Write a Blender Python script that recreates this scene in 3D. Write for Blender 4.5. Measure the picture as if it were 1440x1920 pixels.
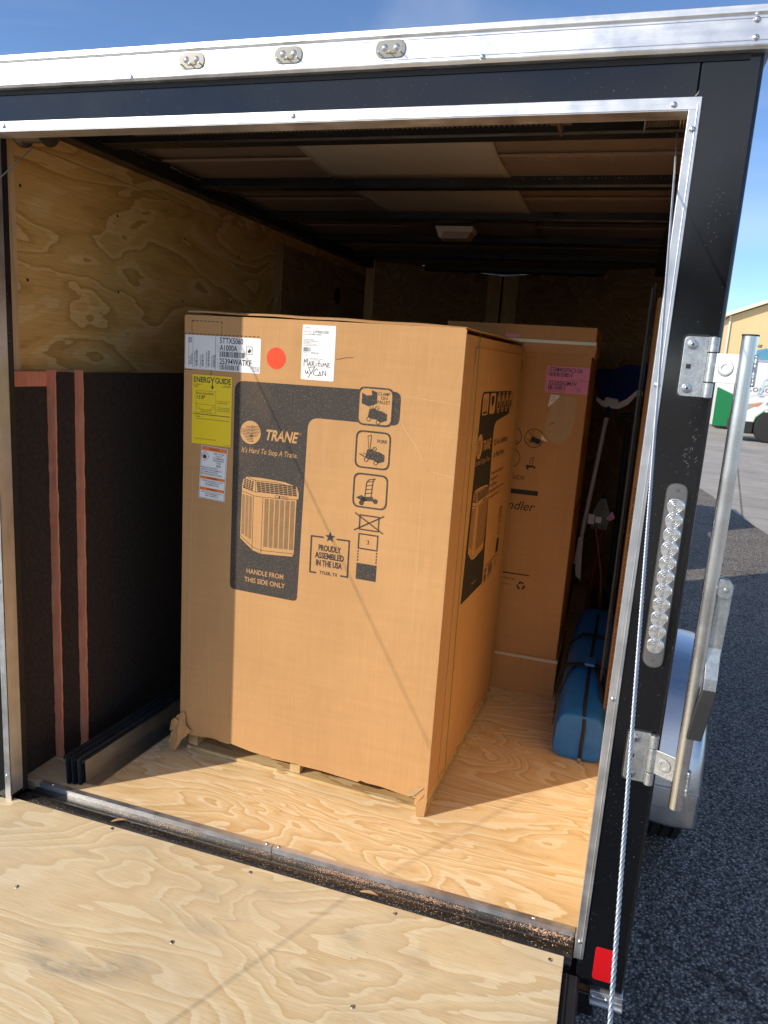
import bpy, bmesh, math, random
from mathutils import Vector, Matrix
random.seed(7)
for o in list(bpy.data.objects): bpy.data.objects.remove(o, do_unlink=True)
S = bpy.context.scene
COL = S.collection
PI = math.pi

# ------------------------------------------------------------------ camera
cam_d = bpy.data.cameras.new("camera")
cam = bpy.data.objects.new("camera", cam_d); COL.objects.link(cam)
cam_d.sensor_fit = 'VERTICAL'; cam_d.sensor_height = 36.0; cam_d.sensor_width = 27.0
cam_d.lens = 1392.441 / 1920 * 36.0
cam_d.clip_start = 0.02; cam_d.clip_end = 3000
RT = Vector((0.949973, 0.305387, 0.065506)); UP = Vector((-0.122337, 0.170842, 0.977674)); FW = Vector((-0.287378, 0.936777, -0.199656))
M = Matrix((RT, UP, -FW)).transposed().to_4x4(); M.translation = Vector((1.388486, -1.634627, 1.396824))
cam.matrix_world = M
S.camera = cam
S.render.resolution_x = 768; S.render.resolution_y = 1024

# ------------------------------------------------------------------ sky and sun
SUNV = Vector((1.06, 1.0, -0.80)).normalized()           # direction the light travels
EL = math.asin(-SUNV.z); AZ = math.atan2(-SUNV.x, -SUNV.y)
W = bpy.data.worlds.new("World"); S.world = W; W.use_nodes = True
nt = W.node_tree; nt.nodes.clear()
sky = nt.nodes.new('ShaderNodeTexSky'); sky.sky_type = 'NISHITA'; sky.sun_disc = False
sky.sun_elevation = EL; sky.sun_rotation = AZ; sky.air_density = 1.0; sky.dust_density = 0.0; sky.ozone_density = 4.5; sky.altitude = 2600
tc = nt.nodes.new('ShaderNodeTexCoord'); mp = nt.nodes.new('ShaderNodeMapping'); mp.inputs['Scale'].default_value = (1.2, 2.2, 5.0)
nz = nt.nodes.new('ShaderNodeTexNoise'); nz.inputs['Scale'].default_value = 1.6; nz.inputs['Detail'].default_value = 7; nz.inputs['Distortion'].default_value = .6
cr = nt.nodes.new('ShaderNodeValToRGB'); cr.color_ramp.elements[0].position = .5; cr.color_ramp.elements[1].position = .85
cr.color_ramp.elements[1].color = (.16, .16, .16, 1)
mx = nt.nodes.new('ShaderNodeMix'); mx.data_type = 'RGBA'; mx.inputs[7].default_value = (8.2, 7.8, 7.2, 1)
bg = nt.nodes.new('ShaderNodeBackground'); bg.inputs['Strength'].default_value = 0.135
out = nt.nodes.new('ShaderNodeOutputWorld')
L = nt.links.new
L(tc.outputs['Generated'], mp.inputs['Vector']); L(mp.outputs['Vector'], nz.inputs['Vector']); L(nz.outputs['Fac'], cr.inputs['Fac'])
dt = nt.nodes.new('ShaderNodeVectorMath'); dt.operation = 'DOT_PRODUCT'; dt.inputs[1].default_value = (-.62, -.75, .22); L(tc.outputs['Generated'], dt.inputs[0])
c2 = nt.nodes.new('ShaderNodeValToRGB'); c2.color_ramp.elements[0].position = .25; c2.color_ramp.elements[0].color = (0, 0, 0, 1); c2.color_ramp.elements[1].position = .8; c2.color_ramp.elements[1].color = (.62, .62, .62, 1); L(dt.outputs['Value'], c2.inputs[0])  # denser cloud added on the unseen sun side to brighten the interior fill
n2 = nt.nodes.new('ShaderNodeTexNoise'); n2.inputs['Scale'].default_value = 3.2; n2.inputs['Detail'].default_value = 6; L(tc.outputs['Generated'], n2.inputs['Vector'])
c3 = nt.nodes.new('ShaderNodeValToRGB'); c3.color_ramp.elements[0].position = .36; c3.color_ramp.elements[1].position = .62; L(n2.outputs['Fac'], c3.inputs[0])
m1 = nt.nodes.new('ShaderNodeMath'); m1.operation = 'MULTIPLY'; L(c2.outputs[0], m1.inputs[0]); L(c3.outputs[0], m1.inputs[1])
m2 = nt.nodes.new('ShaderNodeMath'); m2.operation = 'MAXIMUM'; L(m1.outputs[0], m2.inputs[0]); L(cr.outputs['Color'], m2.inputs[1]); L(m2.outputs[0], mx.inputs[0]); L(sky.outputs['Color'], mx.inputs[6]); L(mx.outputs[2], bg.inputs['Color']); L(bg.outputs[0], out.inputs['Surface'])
sd = bpy.data.lights.new("sun", 'SUN'); sd.energy = 3.3; sd.angle = math.radians(.53); sd.color = (1, .90, .76)
sun = bpy.data.objects.new("sun", sd); COL.objects.link(sun); sun.rotation_euler = SUNV.to_track_quat('-Z', 'Y').to_euler(); sun.location = (-6, -6, 8)
S.view_settings.view_transform = 'Standard'; S.view_settings.look = 'None'; S.view_settings.gamma = 1
S.view_settings.use_curve_mapping = False; S.view_settings.exposure = 0.52
S.render.engine = 'CYCLES'
S.cycles.max_bounces = 10; S.cycles.diffuse_bounces = 6

# ------------------------------------------------------------------ materials
def mat(name, col=(.5, .5, .5), rough=.6, metal=0., **kw):
    m = bpy.data.materials.new(name); m.use_nodes = True
    b = m.node_tree.nodes['Principled BSDF']
    b.inputs['Base Color'].default_value = (*col, 1); b.inputs['Roughness'].default_value = rough; b.inputs['Metallic'].default_value = metal
    for k, v in kw.items(): b.inputs[k].default_value = v
    return m
class N:
    """small node-graph helper"""
    def __init__(s, m): s.t = m.node_tree; s.b = s.t.nodes['Principled BSDF']; s.tc = None
    def n(s, ty, **kw):
        x = s.t.nodes.new(ty)
        for k, v in kw.items(): setattr(x, k, v)
        return x
    def l(s, a, b): s.t.links.new(a, b)
    def co(s, scale=(1, 1, 1), rot=(0, 0, 0), loc=(0, 0, 0)):
        if not s.tc: s.tc = s.n('ShaderNodeTexCoord')
        mp = s.n('ShaderNodeMapping'); mp.inputs['Scale'].default_value = scale; mp.inputs['Rotation'].default_value = rot; mp.inputs['Location'].default_value = loc
        s.l(s.tc.outputs['Object'], mp.inputs['Vector']); return mp.outputs[0]
    def noise(s, v, sc=5, det=3, rough=.5, dist=0):
        x = s.n('ShaderNodeTexNoise'); s.l(v, x.inputs['Vector'])
        for k, q in (('Scale', sc), ('Detail', det), ('Roughness', rough), ('Distortion', dist)): x.inputs[k].default_value = q
        return x.outputs['Fac']
    def ramp(s, f, stops, interp='LINEAR'):
        x = s.n('ShaderNodeValToRGB'); x.color_ramp.interpolation = interp; e = x.color_ramp.elements
        while len(e) < len(stops): e.new(.5)
        for q, (p, c) in zip(e, stops): q.position = p; q.color = (*c, 1) if len(c) == 3 else c
        s.l(f, x.inputs[0]); return x.outputs[0]
    def g(s, f, a, b, va=0., vb=1.):
        return s.ramp(f, [(a, (va,) * 3), (b, (vb,) * 3)])
    def math(s, op, a, b=None):
        x = s.n('ShaderNodeMath', operation=op)
        for i, q in enumerate((a, b)):
            if q is None: continue
            if isinstance(q, (int, float)): x.inputs[i].default_value = q
            else: s.l(q, x.inputs[i])
        return x.outputs[0]
    def mix(s, f, a, b, mode='MIX'):
        x = s.n('ShaderNodeMix', data_type='RGBA', blend_type=mode)
        for i, q in ((0, f), (6, a), (7, b)):
            if isinstance(q, (int, float)): x.inputs[i].default_value = q
            elif isinstance(q, tuple): x.inputs[i].default_value = (*q, 1)
            else: s.l(q, x.inputs[i])
        return x.outputs[2]
    def col(s, c): s.l(c, s.b.inputs['Base Color'])
    def rough(s, c): s.l(c, s.b.inputs['Roughness'])
    def bump(s, h, st=.3, d=.01):
        x = s.n('ShaderNodeBump'); x.inputs['Strength'].default_value = st; x.inputs['Distance'].default_value = d
        s.l(h, x.inputs['Height']); s.l(x.outputs[0], s.b.inputs['Normal'])

def plywood(name, pale, mid, dark, axis, rings=9, scale=1.9, seed=0, smudge=0, plane='xy', knots=True):
    m = mat(name, pale, .62); k = N(m)
    ax = {'x': (.55, 1.7, 1.7), 'y': (1.7, .55, 1.7), 'z': (1.7, 1.7, .55)}[axis]
    fx = {'x': (9, 300, 300), 'y': (300, 9, 300), 'z': (300, 300, 9)}[axis]
    gx = {'x': (1.6, 14, 14), 'y': (14, 1.6, 14), 'z': (14, 14, 1.6)}[axis]
    v = k.co(ax, loc=(seed, seed * 1.7, seed * .3))
    h = k.noise(v, scale, 3.0, .46, .9)
    w = k.noise(k.co(gx, loc=(seed, 0, 0)), 1.2, 3, .6, .3)
    h2 = k.math('ADD', k.math('MULTIPLY', h, rings), k.math('MULTIPLY', w, .9))
    fr = k.math('FRACT', h2)
    c = k.ramp(fr, [(0, pale), (.20, pale), (.30, mid), (.62, mid), (.93, dark), (.985, dark), (1, pale)])
    f = k.noise(k.co(fx), 1, 4, .7)
    c = k.mix(1, c, k.g(f, .3, .75, .78, 1.14), 'MULTIPLY')
    fd = k.g(k.noise(k.co({'x': (26, 520, 520), 'y': (520, 26, 520), 'z': (520, 520, 26)}[axis]), 1, 2, .5), .62, .74, 1, .62); c = k.mix(.8, c, fd, 'MULTIPLY')
    b = k.noise(k.co((1, 1, 1), loc=(3, seed, 1)), 2.2, 3)
    c = k.mix(.6, c, k.g(b, .3, .7, .84, 1.08), 'MULTIPLY')
    sp = k.g(k.noise(k.co((1, 1, 1)), 95, 1, .5), .74, .80, 1, .45)
    c = k.mix(.8, c, sp, 'MULTIPLY')
    if smudge:
        nzs = k.noise(k.co((3.5, 16, 6), loc=(1, .5, 0)), 2.8, 7, .75, .6); tot = None
        for cx_, cy_, rx, ry, amt in smudge:
            vm = k.n('ShaderNodeVectorMath', operation='SUBTRACT'); k.l(k.co((1 / rx, 1 / ry, 0)), vm.inputs[0]); vm.inputs[1].default_value = (cx_ / rx, cy_ / ry, 0)
            ln = k.n('ShaderNodeVectorMath', operation='LENGTH'); k.l(vm.outputs[0], ln.inputs[0]); f_ = k.g(ln.outputs['Value'], .15, 1.1, amt, 0)
            tot = f_ if tot is None else k.math('MAXIMUM', tot, f_)
        c = k.mix(k.math('MULTIPLY', tot, k.g(nzs, .36, .62)), c, (.12, .11, .11))
        wr_ = k.g(k.noise(k.co((1.6, 3.2, 2), loc=(.35, .1, 0)), 2.2, 5, .62, .5), .50, .74, 0, .28); c = k.mix(wr_, c, (.30, .27, .21))
        sc_ = k.g(k.noise(k.co((3, 60, 9), rot=(0, 0, .5)), 1.6, 3, .6), .68, .74, 0, .35); c = k.mix(sc_, c, (.24, .20, .15))
        s3 = k.g(k.noise(k.co((1, 1, 1), loc=(9, 4, 0)), 3.0, 5, .6), .35, .65, 0, .35)
        c = k.mix(s3, c, (.66, .55, .38))
    k.col(c)
    k.rough(k.g(fr, 0, 1, .5, .75))
    k.bump(k.math('ADD', f, k.math('MULTIPLY', fr, .5)), .25, .0012)
    return m

def cardboard(name, base, printed=None, rib='z', seed=0):
    m = mat(name, base, .82); k = N(m)
    rs = (260, 260, 3) if rib == 'z' else (3, 3, 260)
    r = k.noise(k.co(rs), 1, 2, .5)
    f = k.noise(k.co((1, 1, 1), loc=(seed, 0, 0)), 420, 2, .6)
    b = k.noise(k.co((1, 1, .6), loc=(seed, 2, 0)), 3.0, 4, .55)
    st = k.noise(k.co((2, 2, 22), loc=(seed, 5, 0)), 2.0, 3, .6)
    c = k.mix(.30, base, k.g(r, .35, .65, .88, 1.08), 'MULTIPLY')
    c = k.mix(.5, c, k.g(f, .3, .7, .86, 1.10), 'MULTIPLY')
    c = k.mix(.7, c, k.g(b, .3, .7, .88, 1.08), 'MULTIPLY')
    c = k.mix(.4, c, k.g(st, .35, .7, .90, 1.06), 'MULTIPLY')
    if printed:
        sp = k.g(k.noise(k.co((1, 1, 1)), 330, 2, .6), .60, .74, 0, .75)
        wr = k.g(b, .55, .75, 0, .12)
        c = k.mix(k.math('MAXIMUM', sp, wr), printed, c)
    k.col(c)
    vor = k.n('ShaderNodeTexVoronoi', feature='DISTANCE_TO_EDGE'); k.l(k.co((1.2, 1.2, .8), loc=(seed, .4, .2)), vor.inputs['Vector']); vor.inputs['Scale'].default_value = 3.1
    cre = k.g(vor.outputs['Distance'], 0, .012, 0, 1)
    hh = k.math('ADD', k.math('MULTIPLY', b, 10.0), k.math('ADD', k.math('MULTIPLY', r, .12), k.math('MULTIPLY', cre, .10)))
    k.bump(hh, .35, .004)
    return m

def metal(name, base, rough, streak='x', smud=.12, m_=1.0, spots=False):
    m = mat(name, base, rough, m_); k = N(m)
    sc = {'x': (3, 120, 120), 'y': (120, 3, 120), 'z': (120, 120, 3)}[streak]
    a = k.noise(k.co(sc), 1, 4, .65); b = k.noise(k.co((1, 1, 1)), 14, 5, .65)
    c = k.mix(.6, base, k.g(b, .3, .7, .78, 1.08), 'MULTIPLY')
    c = k.mix(.4, c, k.g(a, .3, .7, .85, 1.08), 'MULTIPLY')
    if spots:
        vor = k.n('ShaderNodeTexVoronoi'); k.l(k.co((1, 1, 1)), vor.inputs['Vector']); vor.inputs['Scale'].default_value = 190
        c = k.mix(.5, c, k.g(vor.outputs['Color'], .2, .9, .7, 1.15), 'MULTIPLY')
    k.col(c); k.rough(k.math('ADD', k.g(b, .3, .7, rough - smud, rough + smud), k.g(a, .3, .7, 0, .1)))
    k.bump(k.math('ADD', a, b), .12, .0008)
    return m

M_ = {}
SMUDGES = [(.30, -.438, .14, .035, .85), (.40, -.40, .10, .05, .6), (.455, -.37, .09, .03, .55), (.56, -.225, .09, .03, .45), (.50, -.13, .12, .02, .3), (.91, -.125, .05, .06, .5), (.67, -.07, .08, .03, .35), (.22, -.40, .07, .05, .5), (1.08, -.14, .06, .05, .35), (.1, -.12, .10, .02, .25)]
M_['alu'] = metal('aluminium_trim', (.80, .81, .82), .38, 'x', .12, .92)
M_['aluv'] = metal('aluminium_upright', (.72, .73, .74), .34, 'z', .1, .92)
M_['zinc'] = metal('zinc_plated_steel', (.60, .63, .64), .42, 'z', .08, 1, True)
M_['tube'] = metal('zinc_tube', (.74, .75, .74), .22, 'z', .07, 1)
M_['galv'] = metal('galvanised_channel', (.42, .43, .43), .36, 'y', .08, 1)
M_['dgalv'] = metal('dark_coated_channel', (.045, .055, .065), .38, 'y', .08, .4)
M_['fender'] = metal('brushed_fender', (.70, .71, .73), .26, 'x', .05, 1)
M_['steel'] = metal('spring_steel', (.20, .19, .17), .45, 'x', .1, .9)
M_['screw'] = metal('screw_steel', (.62, .63, .65), .22, 'x', .05, 1)
M_['wire'] = metal('wire_rope', (.50, .55, .60), .38, 'z', .08, .8)

def black_paint(name, base=(.005, .0055, .007), rough=.09, dust=.5):
    m = mat(name, base, rough); k = N(m)
    m.node_tree.nodes['Principled BSDF'].inputs['IOR'].default_value = 1.55
    sp = k.g(k.noise(k.co((1, 1, 1)), 210, 2, .5), .70, .74)
    cl = k.g(k.noise(k.co((1, 1, 1)), 3.2, 3, .6), .45, .68)
    f = k.math('MULTIPLY', k.math('MULTIPLY', sp, k.math('ADD', cl, .15)), dust)
    film = k.g(k.noise(k.co((1, 1, .4)), 5, 5, .65),   .35, .75, 0, .005)
    k.col(k.mix(k.math('ADD', f, film), base, (.55, .53, .5)))
    k.rough(k.math('ADD', k.g(k.noise(k.co((1, 1, 1)), 9, 4), .3, .7, rough * .7, rough * 1.5), k.math('MULTIPLY', f, .5)))
    k.bump(k.noise(k.co((1, 1, 1)), 2.6, 2), .10, .01)
    return m
M_['black'] = black_paint('black_gloss_paint')
M_['blackm'] = black_paint('black_frame_paint', (.012, .012, .013), .35, .8)
M_['seal'] = mat('black_rubber', (.018, .018, .018), .6)
# dusty steel hinge tube with sawdust
m = mat('dusty_black_steel', (.02, .02, .02), .4); k = N(m)
f1 = k.g(k.noise(k.co((1, 1, 1)), 260, 3, .7), .55, .72); f2 = k.g(k.noise(k.co((1, 2, 2)), 7, 4), .40, .70)
c = k.mix(k.math('MULTIPLY', f1, k.math('ADD', f2, .18)), (.016, .015, .014), (.40, .32, .22)); k.col(c); k.rough(k.g(f1, 0, 1, .28, .9)); M_['dusty'] = m
M_['ply_floor'] = plywood('plywood_floor', (.92, .73, .45), (.86, .62, .33), (.74, .49, .22), 'x', 17, 2.1, 2)
M_['ply_ramp'] = plywood('plywood_ramp', (.78, .64, .40), (.71, .55, .315), (.63, .455, .235), 'x', 15, 1.9, 5.3, SMUDGES)
M_['ply_wall'] = plywood('plywood_wall', (.84, .56, .22), (.76, .46, .145), (.60, .33, .085), 'y', 8, 2.4, 1.2)
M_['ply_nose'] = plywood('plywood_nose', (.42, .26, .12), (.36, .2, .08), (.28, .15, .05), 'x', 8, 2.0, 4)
M_['timber'] = plywood('pale_timber', (.80, .60, .34), (.74, .52, .28), (.64, .42, .2), 'z', 4, 3, 8)
M_['pallet'] = plywood('pallet_pine', (.62, .46, .24), (.58, .40, .18), (.42, .25, .10), 'x', 5, 4, 3)
M_['card'] = cardboard('cardboard', (.53, .29, .115))
M_['print'] = cardboard('charcoal_print', (.53, .29, .115), (.040, .036, .033))
M_['card2'] = cardboard('cardboard_darker', (.54, .28, .105), None, 'z', 3)
M_['print2'] = mat('black_print', (.022, .02, .018), .7)
M_['kraft'] = cardboard('torn_kraft', (.50, .36, .20), None, 'z', 6)
M_['peel'] = cardboard('peeled_card', (.50, .34, .19), None, 'z', 9)
M_['white'] = mat('white_label_paper', (.80, .80, .80), .5)
M_['ink'] = mat('label_ink', (.02, .02, .03), .5)
M_['ink2'] = mat('label_ink_grey', (.20, .20, .22), .6)
M_['yellow'] = mat('yellow_label_paper', (.92, .66, .0), .45)
M_['orange'] = mat('orange_label_ink', (.85, .20, .02), .5)
M_['dot'] = mat('orange_sticker', (.95, .055, .004), .4)
M_['pink'] = mat('pink_label_paper', (.72, .24, .42), .5)
M_['redink'] = mat('red_ink', (.6, .03, .04), .5)
def fuzzy(name, a, b, sc, bsc=220, st=.6, d=.003, rough=.95, stretch=(1, 1, 1)):
    m = mat(name, a, rough); k = N(m)
    k.col(k.mix(k.g(k.noise(k.co(stretch), sc, 4, .6, .4), .3, .7), a, b)); k.bump(k.noise(k.co(stretch), bsc, 4, .7), st, d); return m
M_['facing'] = fuzzy('black_board_facing', (.018, .012, .009), (.048, .033, .025), 70, 260, .9, .002, .85)
M_['salmon'] = fuzzy('salmon_fibre', (.96, .27, .14), (.98, .45, .27), 3, 150, .8, .004, .95, (30, 30, 3))
M_['nylon'] = fuzzy('blue_nylon', (.012, .13, .40), (.018, .17, .48), 30, 14, .35, .006, .42)
M_['strapm'] = fuzzy('black_webbing', (.008, .008, .009), (.02, .02, .022), 200, 400, .4, .001, .7)
M_['bristle'] = fuzzy('blue_bristle', (.008, .025, .16), (.015, .05, .28), 1, 60, .9, .01, .5, (60, 60, 2))
M_['wplastic'] = mat('white_plastic', (.62, .60, .60), .4)
M_['redp'] = mat('red_paint', (.13, .012, .012), .3)
M_['liner'] = fuzzy('brown_roof_liner', (.19, .135, .10), (.24, .165, .12), 8, 120, .3, .002, .75)
M_['liner2'] = fuzzy('grey_roof_liner', (.37, .335, .29), (.41, .37, .32), 3, 80, .15, .002, .6)
M_['silver'] = mat('foil_edge', (.6, .6, .6), .3, 1)
M_['dome'] = mat('ivory_plastic', (.70, .60, .50), .45)
M_['domel'] = mat('lamp_lens_plastic', (.42, .33, .27), .25)
M_['refl'] = mat('red_reflector', (.55, .008, .012), .25, 0, **{'Coat Weight': .6})
M_['greenst'] = mat('green_strapping', (.05, .22, .04), .35)
M_['clearst'] = mat('clear_strapping', (.62, .58, .42), .22)
m = mat('clear_lens', (.93, .93, .92), .05, 0, IOR=1.5); m.node_tree.nodes['Principled BSDF'].inputs['Alpha'].default_value = .07; M_['lens'] = m
M_['chromeb'] = mat('lamp_reflector', (.88, .88, .88), .12, 1)
M_['led'] = mat('lamp_diode', (.30, .25, .12), .3)
M_['brass'] = mat('zip_pull_metal', (.55, .5, .42), .3, 1)
# tyre, asphalt, concrete
M_['tyre'] = fuzzy('tyre_rubber', (.014, .014, .015), (.022, .022, .022), 40, 90, .2, .002, .75)
m = mat('asphalt', (.06, .06, .06), .85); k = N(m)
vor = k.n('ShaderNodeTexVoronoi'); k.l(k.co((1, 1, 1)), vor.inputs['Vector']); vor.inputs['Scale'].default_value = 105
st = k.g(vor.outputs['Color'], .15, .95, .25, 2.3); dd = k.g(vor.outputs['Distance'], .15, .62, 1.15, .35)
big = k.g(k.noise(k.co((1, 1, 1)), 1.1, 5, .6), .3, .7, .78, 1.18)
c = k.mix(1, k.mix(1, k.mix(1, (.30, .262, .22), st, 'MULTIPLY'), dd, 'MULTIPLY'), big, 'MULTIPLY')
v2 = k.n('ShaderNodeTexVoronoi', feature='DISTANCE_TO_EDGE'); wv = k.n('ShaderNodeVectorMath', operation='ADD')
nn = k.n('ShaderNodeTexNoise'); k.l(k.co((1, 1, 1)), nn.inputs['Vector']); nn.inputs['Scale'].default_value = 3.5; nn.inputs['Detail'].default_value = 5
sv = k.n('ShaderNodeVectorMath', operation='SCALE'); sv.inputs[3].default_value = .5; k.l(nn.outputs['Color'], sv.inputs[0]); k.l(k.co((1, 1, 1)), wv.inputs[0]); k.l(sv.outputs[0], wv.inputs[1])
k.l(wv.outputs[0], v2.inputs['Vector']); v2.inputs['Scale'].default_value = .75
ck = k.g(v2.outputs['Distance'], .002, .008, .3, 1)
c = k.mix(k.g(k.noise(k.co((1, 1, 1), loc=(4, 2, 0)), .8, 2), .45, .55, 0, 1), c, k.mix(1, c, ck, 'MULTIPLY'))
k.col(c); k.bump(k.math('SUBTRACT', 1.0, vor.outputs['Distance']), .9, .006); M_['asphalt'] = m
m = mat('concrete', (.40, .37, .32), .85); k = N(m)
c = k.mix(1, (.46, .425, .37), k.g(k.noise(k.co((1, 1, 1)), .9, 6, .65), .3, .7, .72, 1.12), 'MULTIPLY')
c = k.mix(.6, c, k.g(k.noise(k.co((1, 1, 1)), 60, 3, .6), .3, .7, .8, 1.15), 'MULTIPLY')
br = k.n('ShaderNodeTexBrick'); k.l(k.co((1, 1, 1), rot=(0, 0, .12)), br.inputs['Vector']); br.inputs['Scale'].default_value = .25
br.inputs['Mortar Size'].default_value = .004; br.inputs['Color1'].default_value = (1, 1, 1, 1); br.inputs['Color2'].default_value = (.93, .93, .93, 1); br.inputs['Mortar'].default_value = (.45, .43, .4, 1); br.offset = 0
c = k.mix(1, c, br.outputs['Color'], 'MULTIPLY'); k.col(c); k.bump(k.noise(k.co((1, 1, 1)), 80, 4), .3, .004); M_['concrete'] = m
m = mat('beige_cladding', (.72, .55, .28), .6); k = N(m)
wv = k.n('ShaderNodeTexWave'); k.l(k.co((1, 1, 1)), wv.inputs['Vector']); wv.inputs['Scale'].default_value = 1.2; k.bump(wv.outputs['Fac'], .12, .02)
k.col(k.mix(1, (.74, .56, .29), k.g(k.noise(k.co((1, 1, 1)), .4, 4), .3, .7, .93, 1.05), 'MULTIPLY')); M_['beige'] = m
M_['eave'] = mat('cream_eave', (.78, .72, .6), .5)
M_['vwhite'] = mat('white_vehicle_paint', (.74, .74, .74), .3)
M_['green'] = mat('green_vehicle_wrap', (.012, .20, .065), .4)
M_['bluev'] = mat('blue_tarp', (.10, .28, .42), .5)
M_['glass'] = mat('tinted_glass', (.02, .03, .04), .05)
M_['bark'] = mat('bark', (.10, .07, .05), .9)
m = mat('leaf', (.045, .075, .02), .7); k = N(m); k.col(k.mix(k.g(k.noise(k.co((1, 1, 1)), 1.4, 3), .35, .65), (.035, .06, .018), (.09, .12, .035))); M_['leaf'] = m
M_['dust'] = mat('sawdust', (.80, .50, .32), .95)
M_['chip'] = mat('wood_chip', (.50, .30, .14), .8)

# ------------------------------------------------------------------ mesh helpers
class MB:
    def __init__(s): s.b = bmesh.new()
    def face(s, pts):
        try: return s.b.faces.new([s.b.verts.new(p) for p in pts])
        except ValueError: pass
    def box(s, x0, x1, y0, y1, z0, z1, T=None):
        c = [Vector((x, y, z)) for z in (z0, z1) for y in (y0, y1) for x in (x0, x1)]
        if T: c = [T @ p for p in c]
        v = [s.b.verts.new(p) for p in c]
        for f in ((0, 2, 3, 1), (4, 5, 7, 6), (0, 1, 5, 4), (2, 6, 7, 3), (0, 4, 6, 2), (1, 3, 7, 5)): s.b.faces.new([v[i] for i in f])
        return s
    def prism(s, pts, axis, a, b, T=None):
        """polygon of 2-D points extruded along axis from a to b"""
        def P(p, t):
            q = {'x': (t, p[0], p[1]), 'y': (p[0], t, p[1]), 'z': (p[0], p[1], t)}[axis]; q = Vector(q); return T @ q if T else q
        A = [s.b.verts.new(P(p, a)) for p in pts]; B = [s.b.verts.new(P(p, b)) for p in pts]; n = len(pts)
        s.b.faces.new(A); s.b.faces.new(B[::-1])
        for i in range(n): s.b.faces.new((A[i], B[i], B[(i + 1) % n], A[(i + 1) % n]))
        return s
    def tube(s, pts, r, seg=12, caps=True):
        pts = [Vector(p) for p in pts]; rs = r if isinstance(r, (list, tuple)) else [r] * len(pts); rings = []
        up = None
        for i, p in enumerate(pts):
            d = (pts[min(i + 1, len(pts) - 1)] - pts[max(i - 1, 0)]).normalized()
            if up is None: up = Vector((0, 0, 1)) if abs(d.z) < .9 else Vector((1, 0, 0))
            u = (up - d * up.dot(d)).normalized(); up = u; w = d.cross(u)
            rings.append([s.b.verts.new(p + (u * math.cos(a) + w * math.sin(a)) * rs[i]) for a in [2 * PI * j / seg for j in range(seg)]])
        for A, B in zip(rings, rings[1:]):
            for j in range(seg): s.b.faces.new((A[j], A[(j + 1) % seg], B[(j + 1) % seg], B[j]))
        if caps: s.b.faces.new(rings[0][::-1]); s.b.faces.new(rings[-1])
        return s
    def lathe(s, prof, c, axis='z', seg=24, T=None):
        """prof: list of (radius, height) round axis through c"""
        rings = []
        for r, h in prof:
            ring = []
            for j in range(seg):
                a = 2 * PI * j / seg; x, y = r * math.cos(a), r * math.sin(a)
                p = {'z': (x, y, h), 'y': (x, h, y), 'x': (h, x, y)}[axis]; p = Vector(p) + Vector(c); ring.append(s.b.verts.new(T @ p if T else p))
            rings.append(ring)
        for A, B in zip(rings, rings[1:]):
            for j in range(seg): s.b.faces.new((A[j], A[(j + 1) % seg], B[(j + 1) % seg], B[j]))
        if prof[0][0] > 1e-6: s.b.faces.new(rings[0][::-1])
        if prof[-1][0] > 1e-6: s.b.faces.new(rings[-1])
        return s
    def build(s, name, m, parent=None, bevel=0, smooth=False, seg=2, solid=0):
        bmesh.ops.remove_doubles(s.b, verts=s.b.verts, dist=1e-6)
        bmesh.ops.recalc_face_normals(s.b, faces=s.b.faces)
        me = bpy.data.meshes.new(name); s.b.to_mesh(me); s.b.free()
        me.materials.append(M_[m] if isinstance(m, str) else m)
        o = bpy.data.objects.new(name, me); COL.objects.link(o)
        if parent: o.parent = parent
        if smooth:
            for p in me.polygons: p.use_smooth = True
            if smooth != 'all':
                try: me.set_sharp_from_angle(angle=math.radians(40))
                except Exception: pass
        if solid: q = o.modifiers.new('solid', 'SOLIDIFY'); q.thickness = solid; q.offset = 0
        if bevel: q = o.modifiers.new('bevel', 'BEVEL'); q.width = bevel; q.segments = seg; q.limit_method = 'ANGLE'; q.angle_limit = math.radians(35)
        return o
def thing(name, label, cat, loc=(0, 0, 0), rz=0, group=None):
    o = bpy.data.objects.new(name, None); COL.objects.link(o); o.location = loc; o.rotation_euler = (0, 0, rz)
    o['label'] = label; o['category'] = cat
    if group: o['group'] = group
    o.empty_display_size = .1
    return o
def tag(o, label, cat, group=None):
    o['label'] = label; o['category'] = cat
    if group: o['group'] = group
    return o
def dup(o, loc=None, parent=None, label=None):
    c = o.copy(); COL.objects.link(c)
    if parent: c.parent = parent
    if loc is not None: c.location = loc
    for ch in [x for x in bpy.data.objects if x.parent == o]: dup(ch, None, c)
    return c

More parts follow.
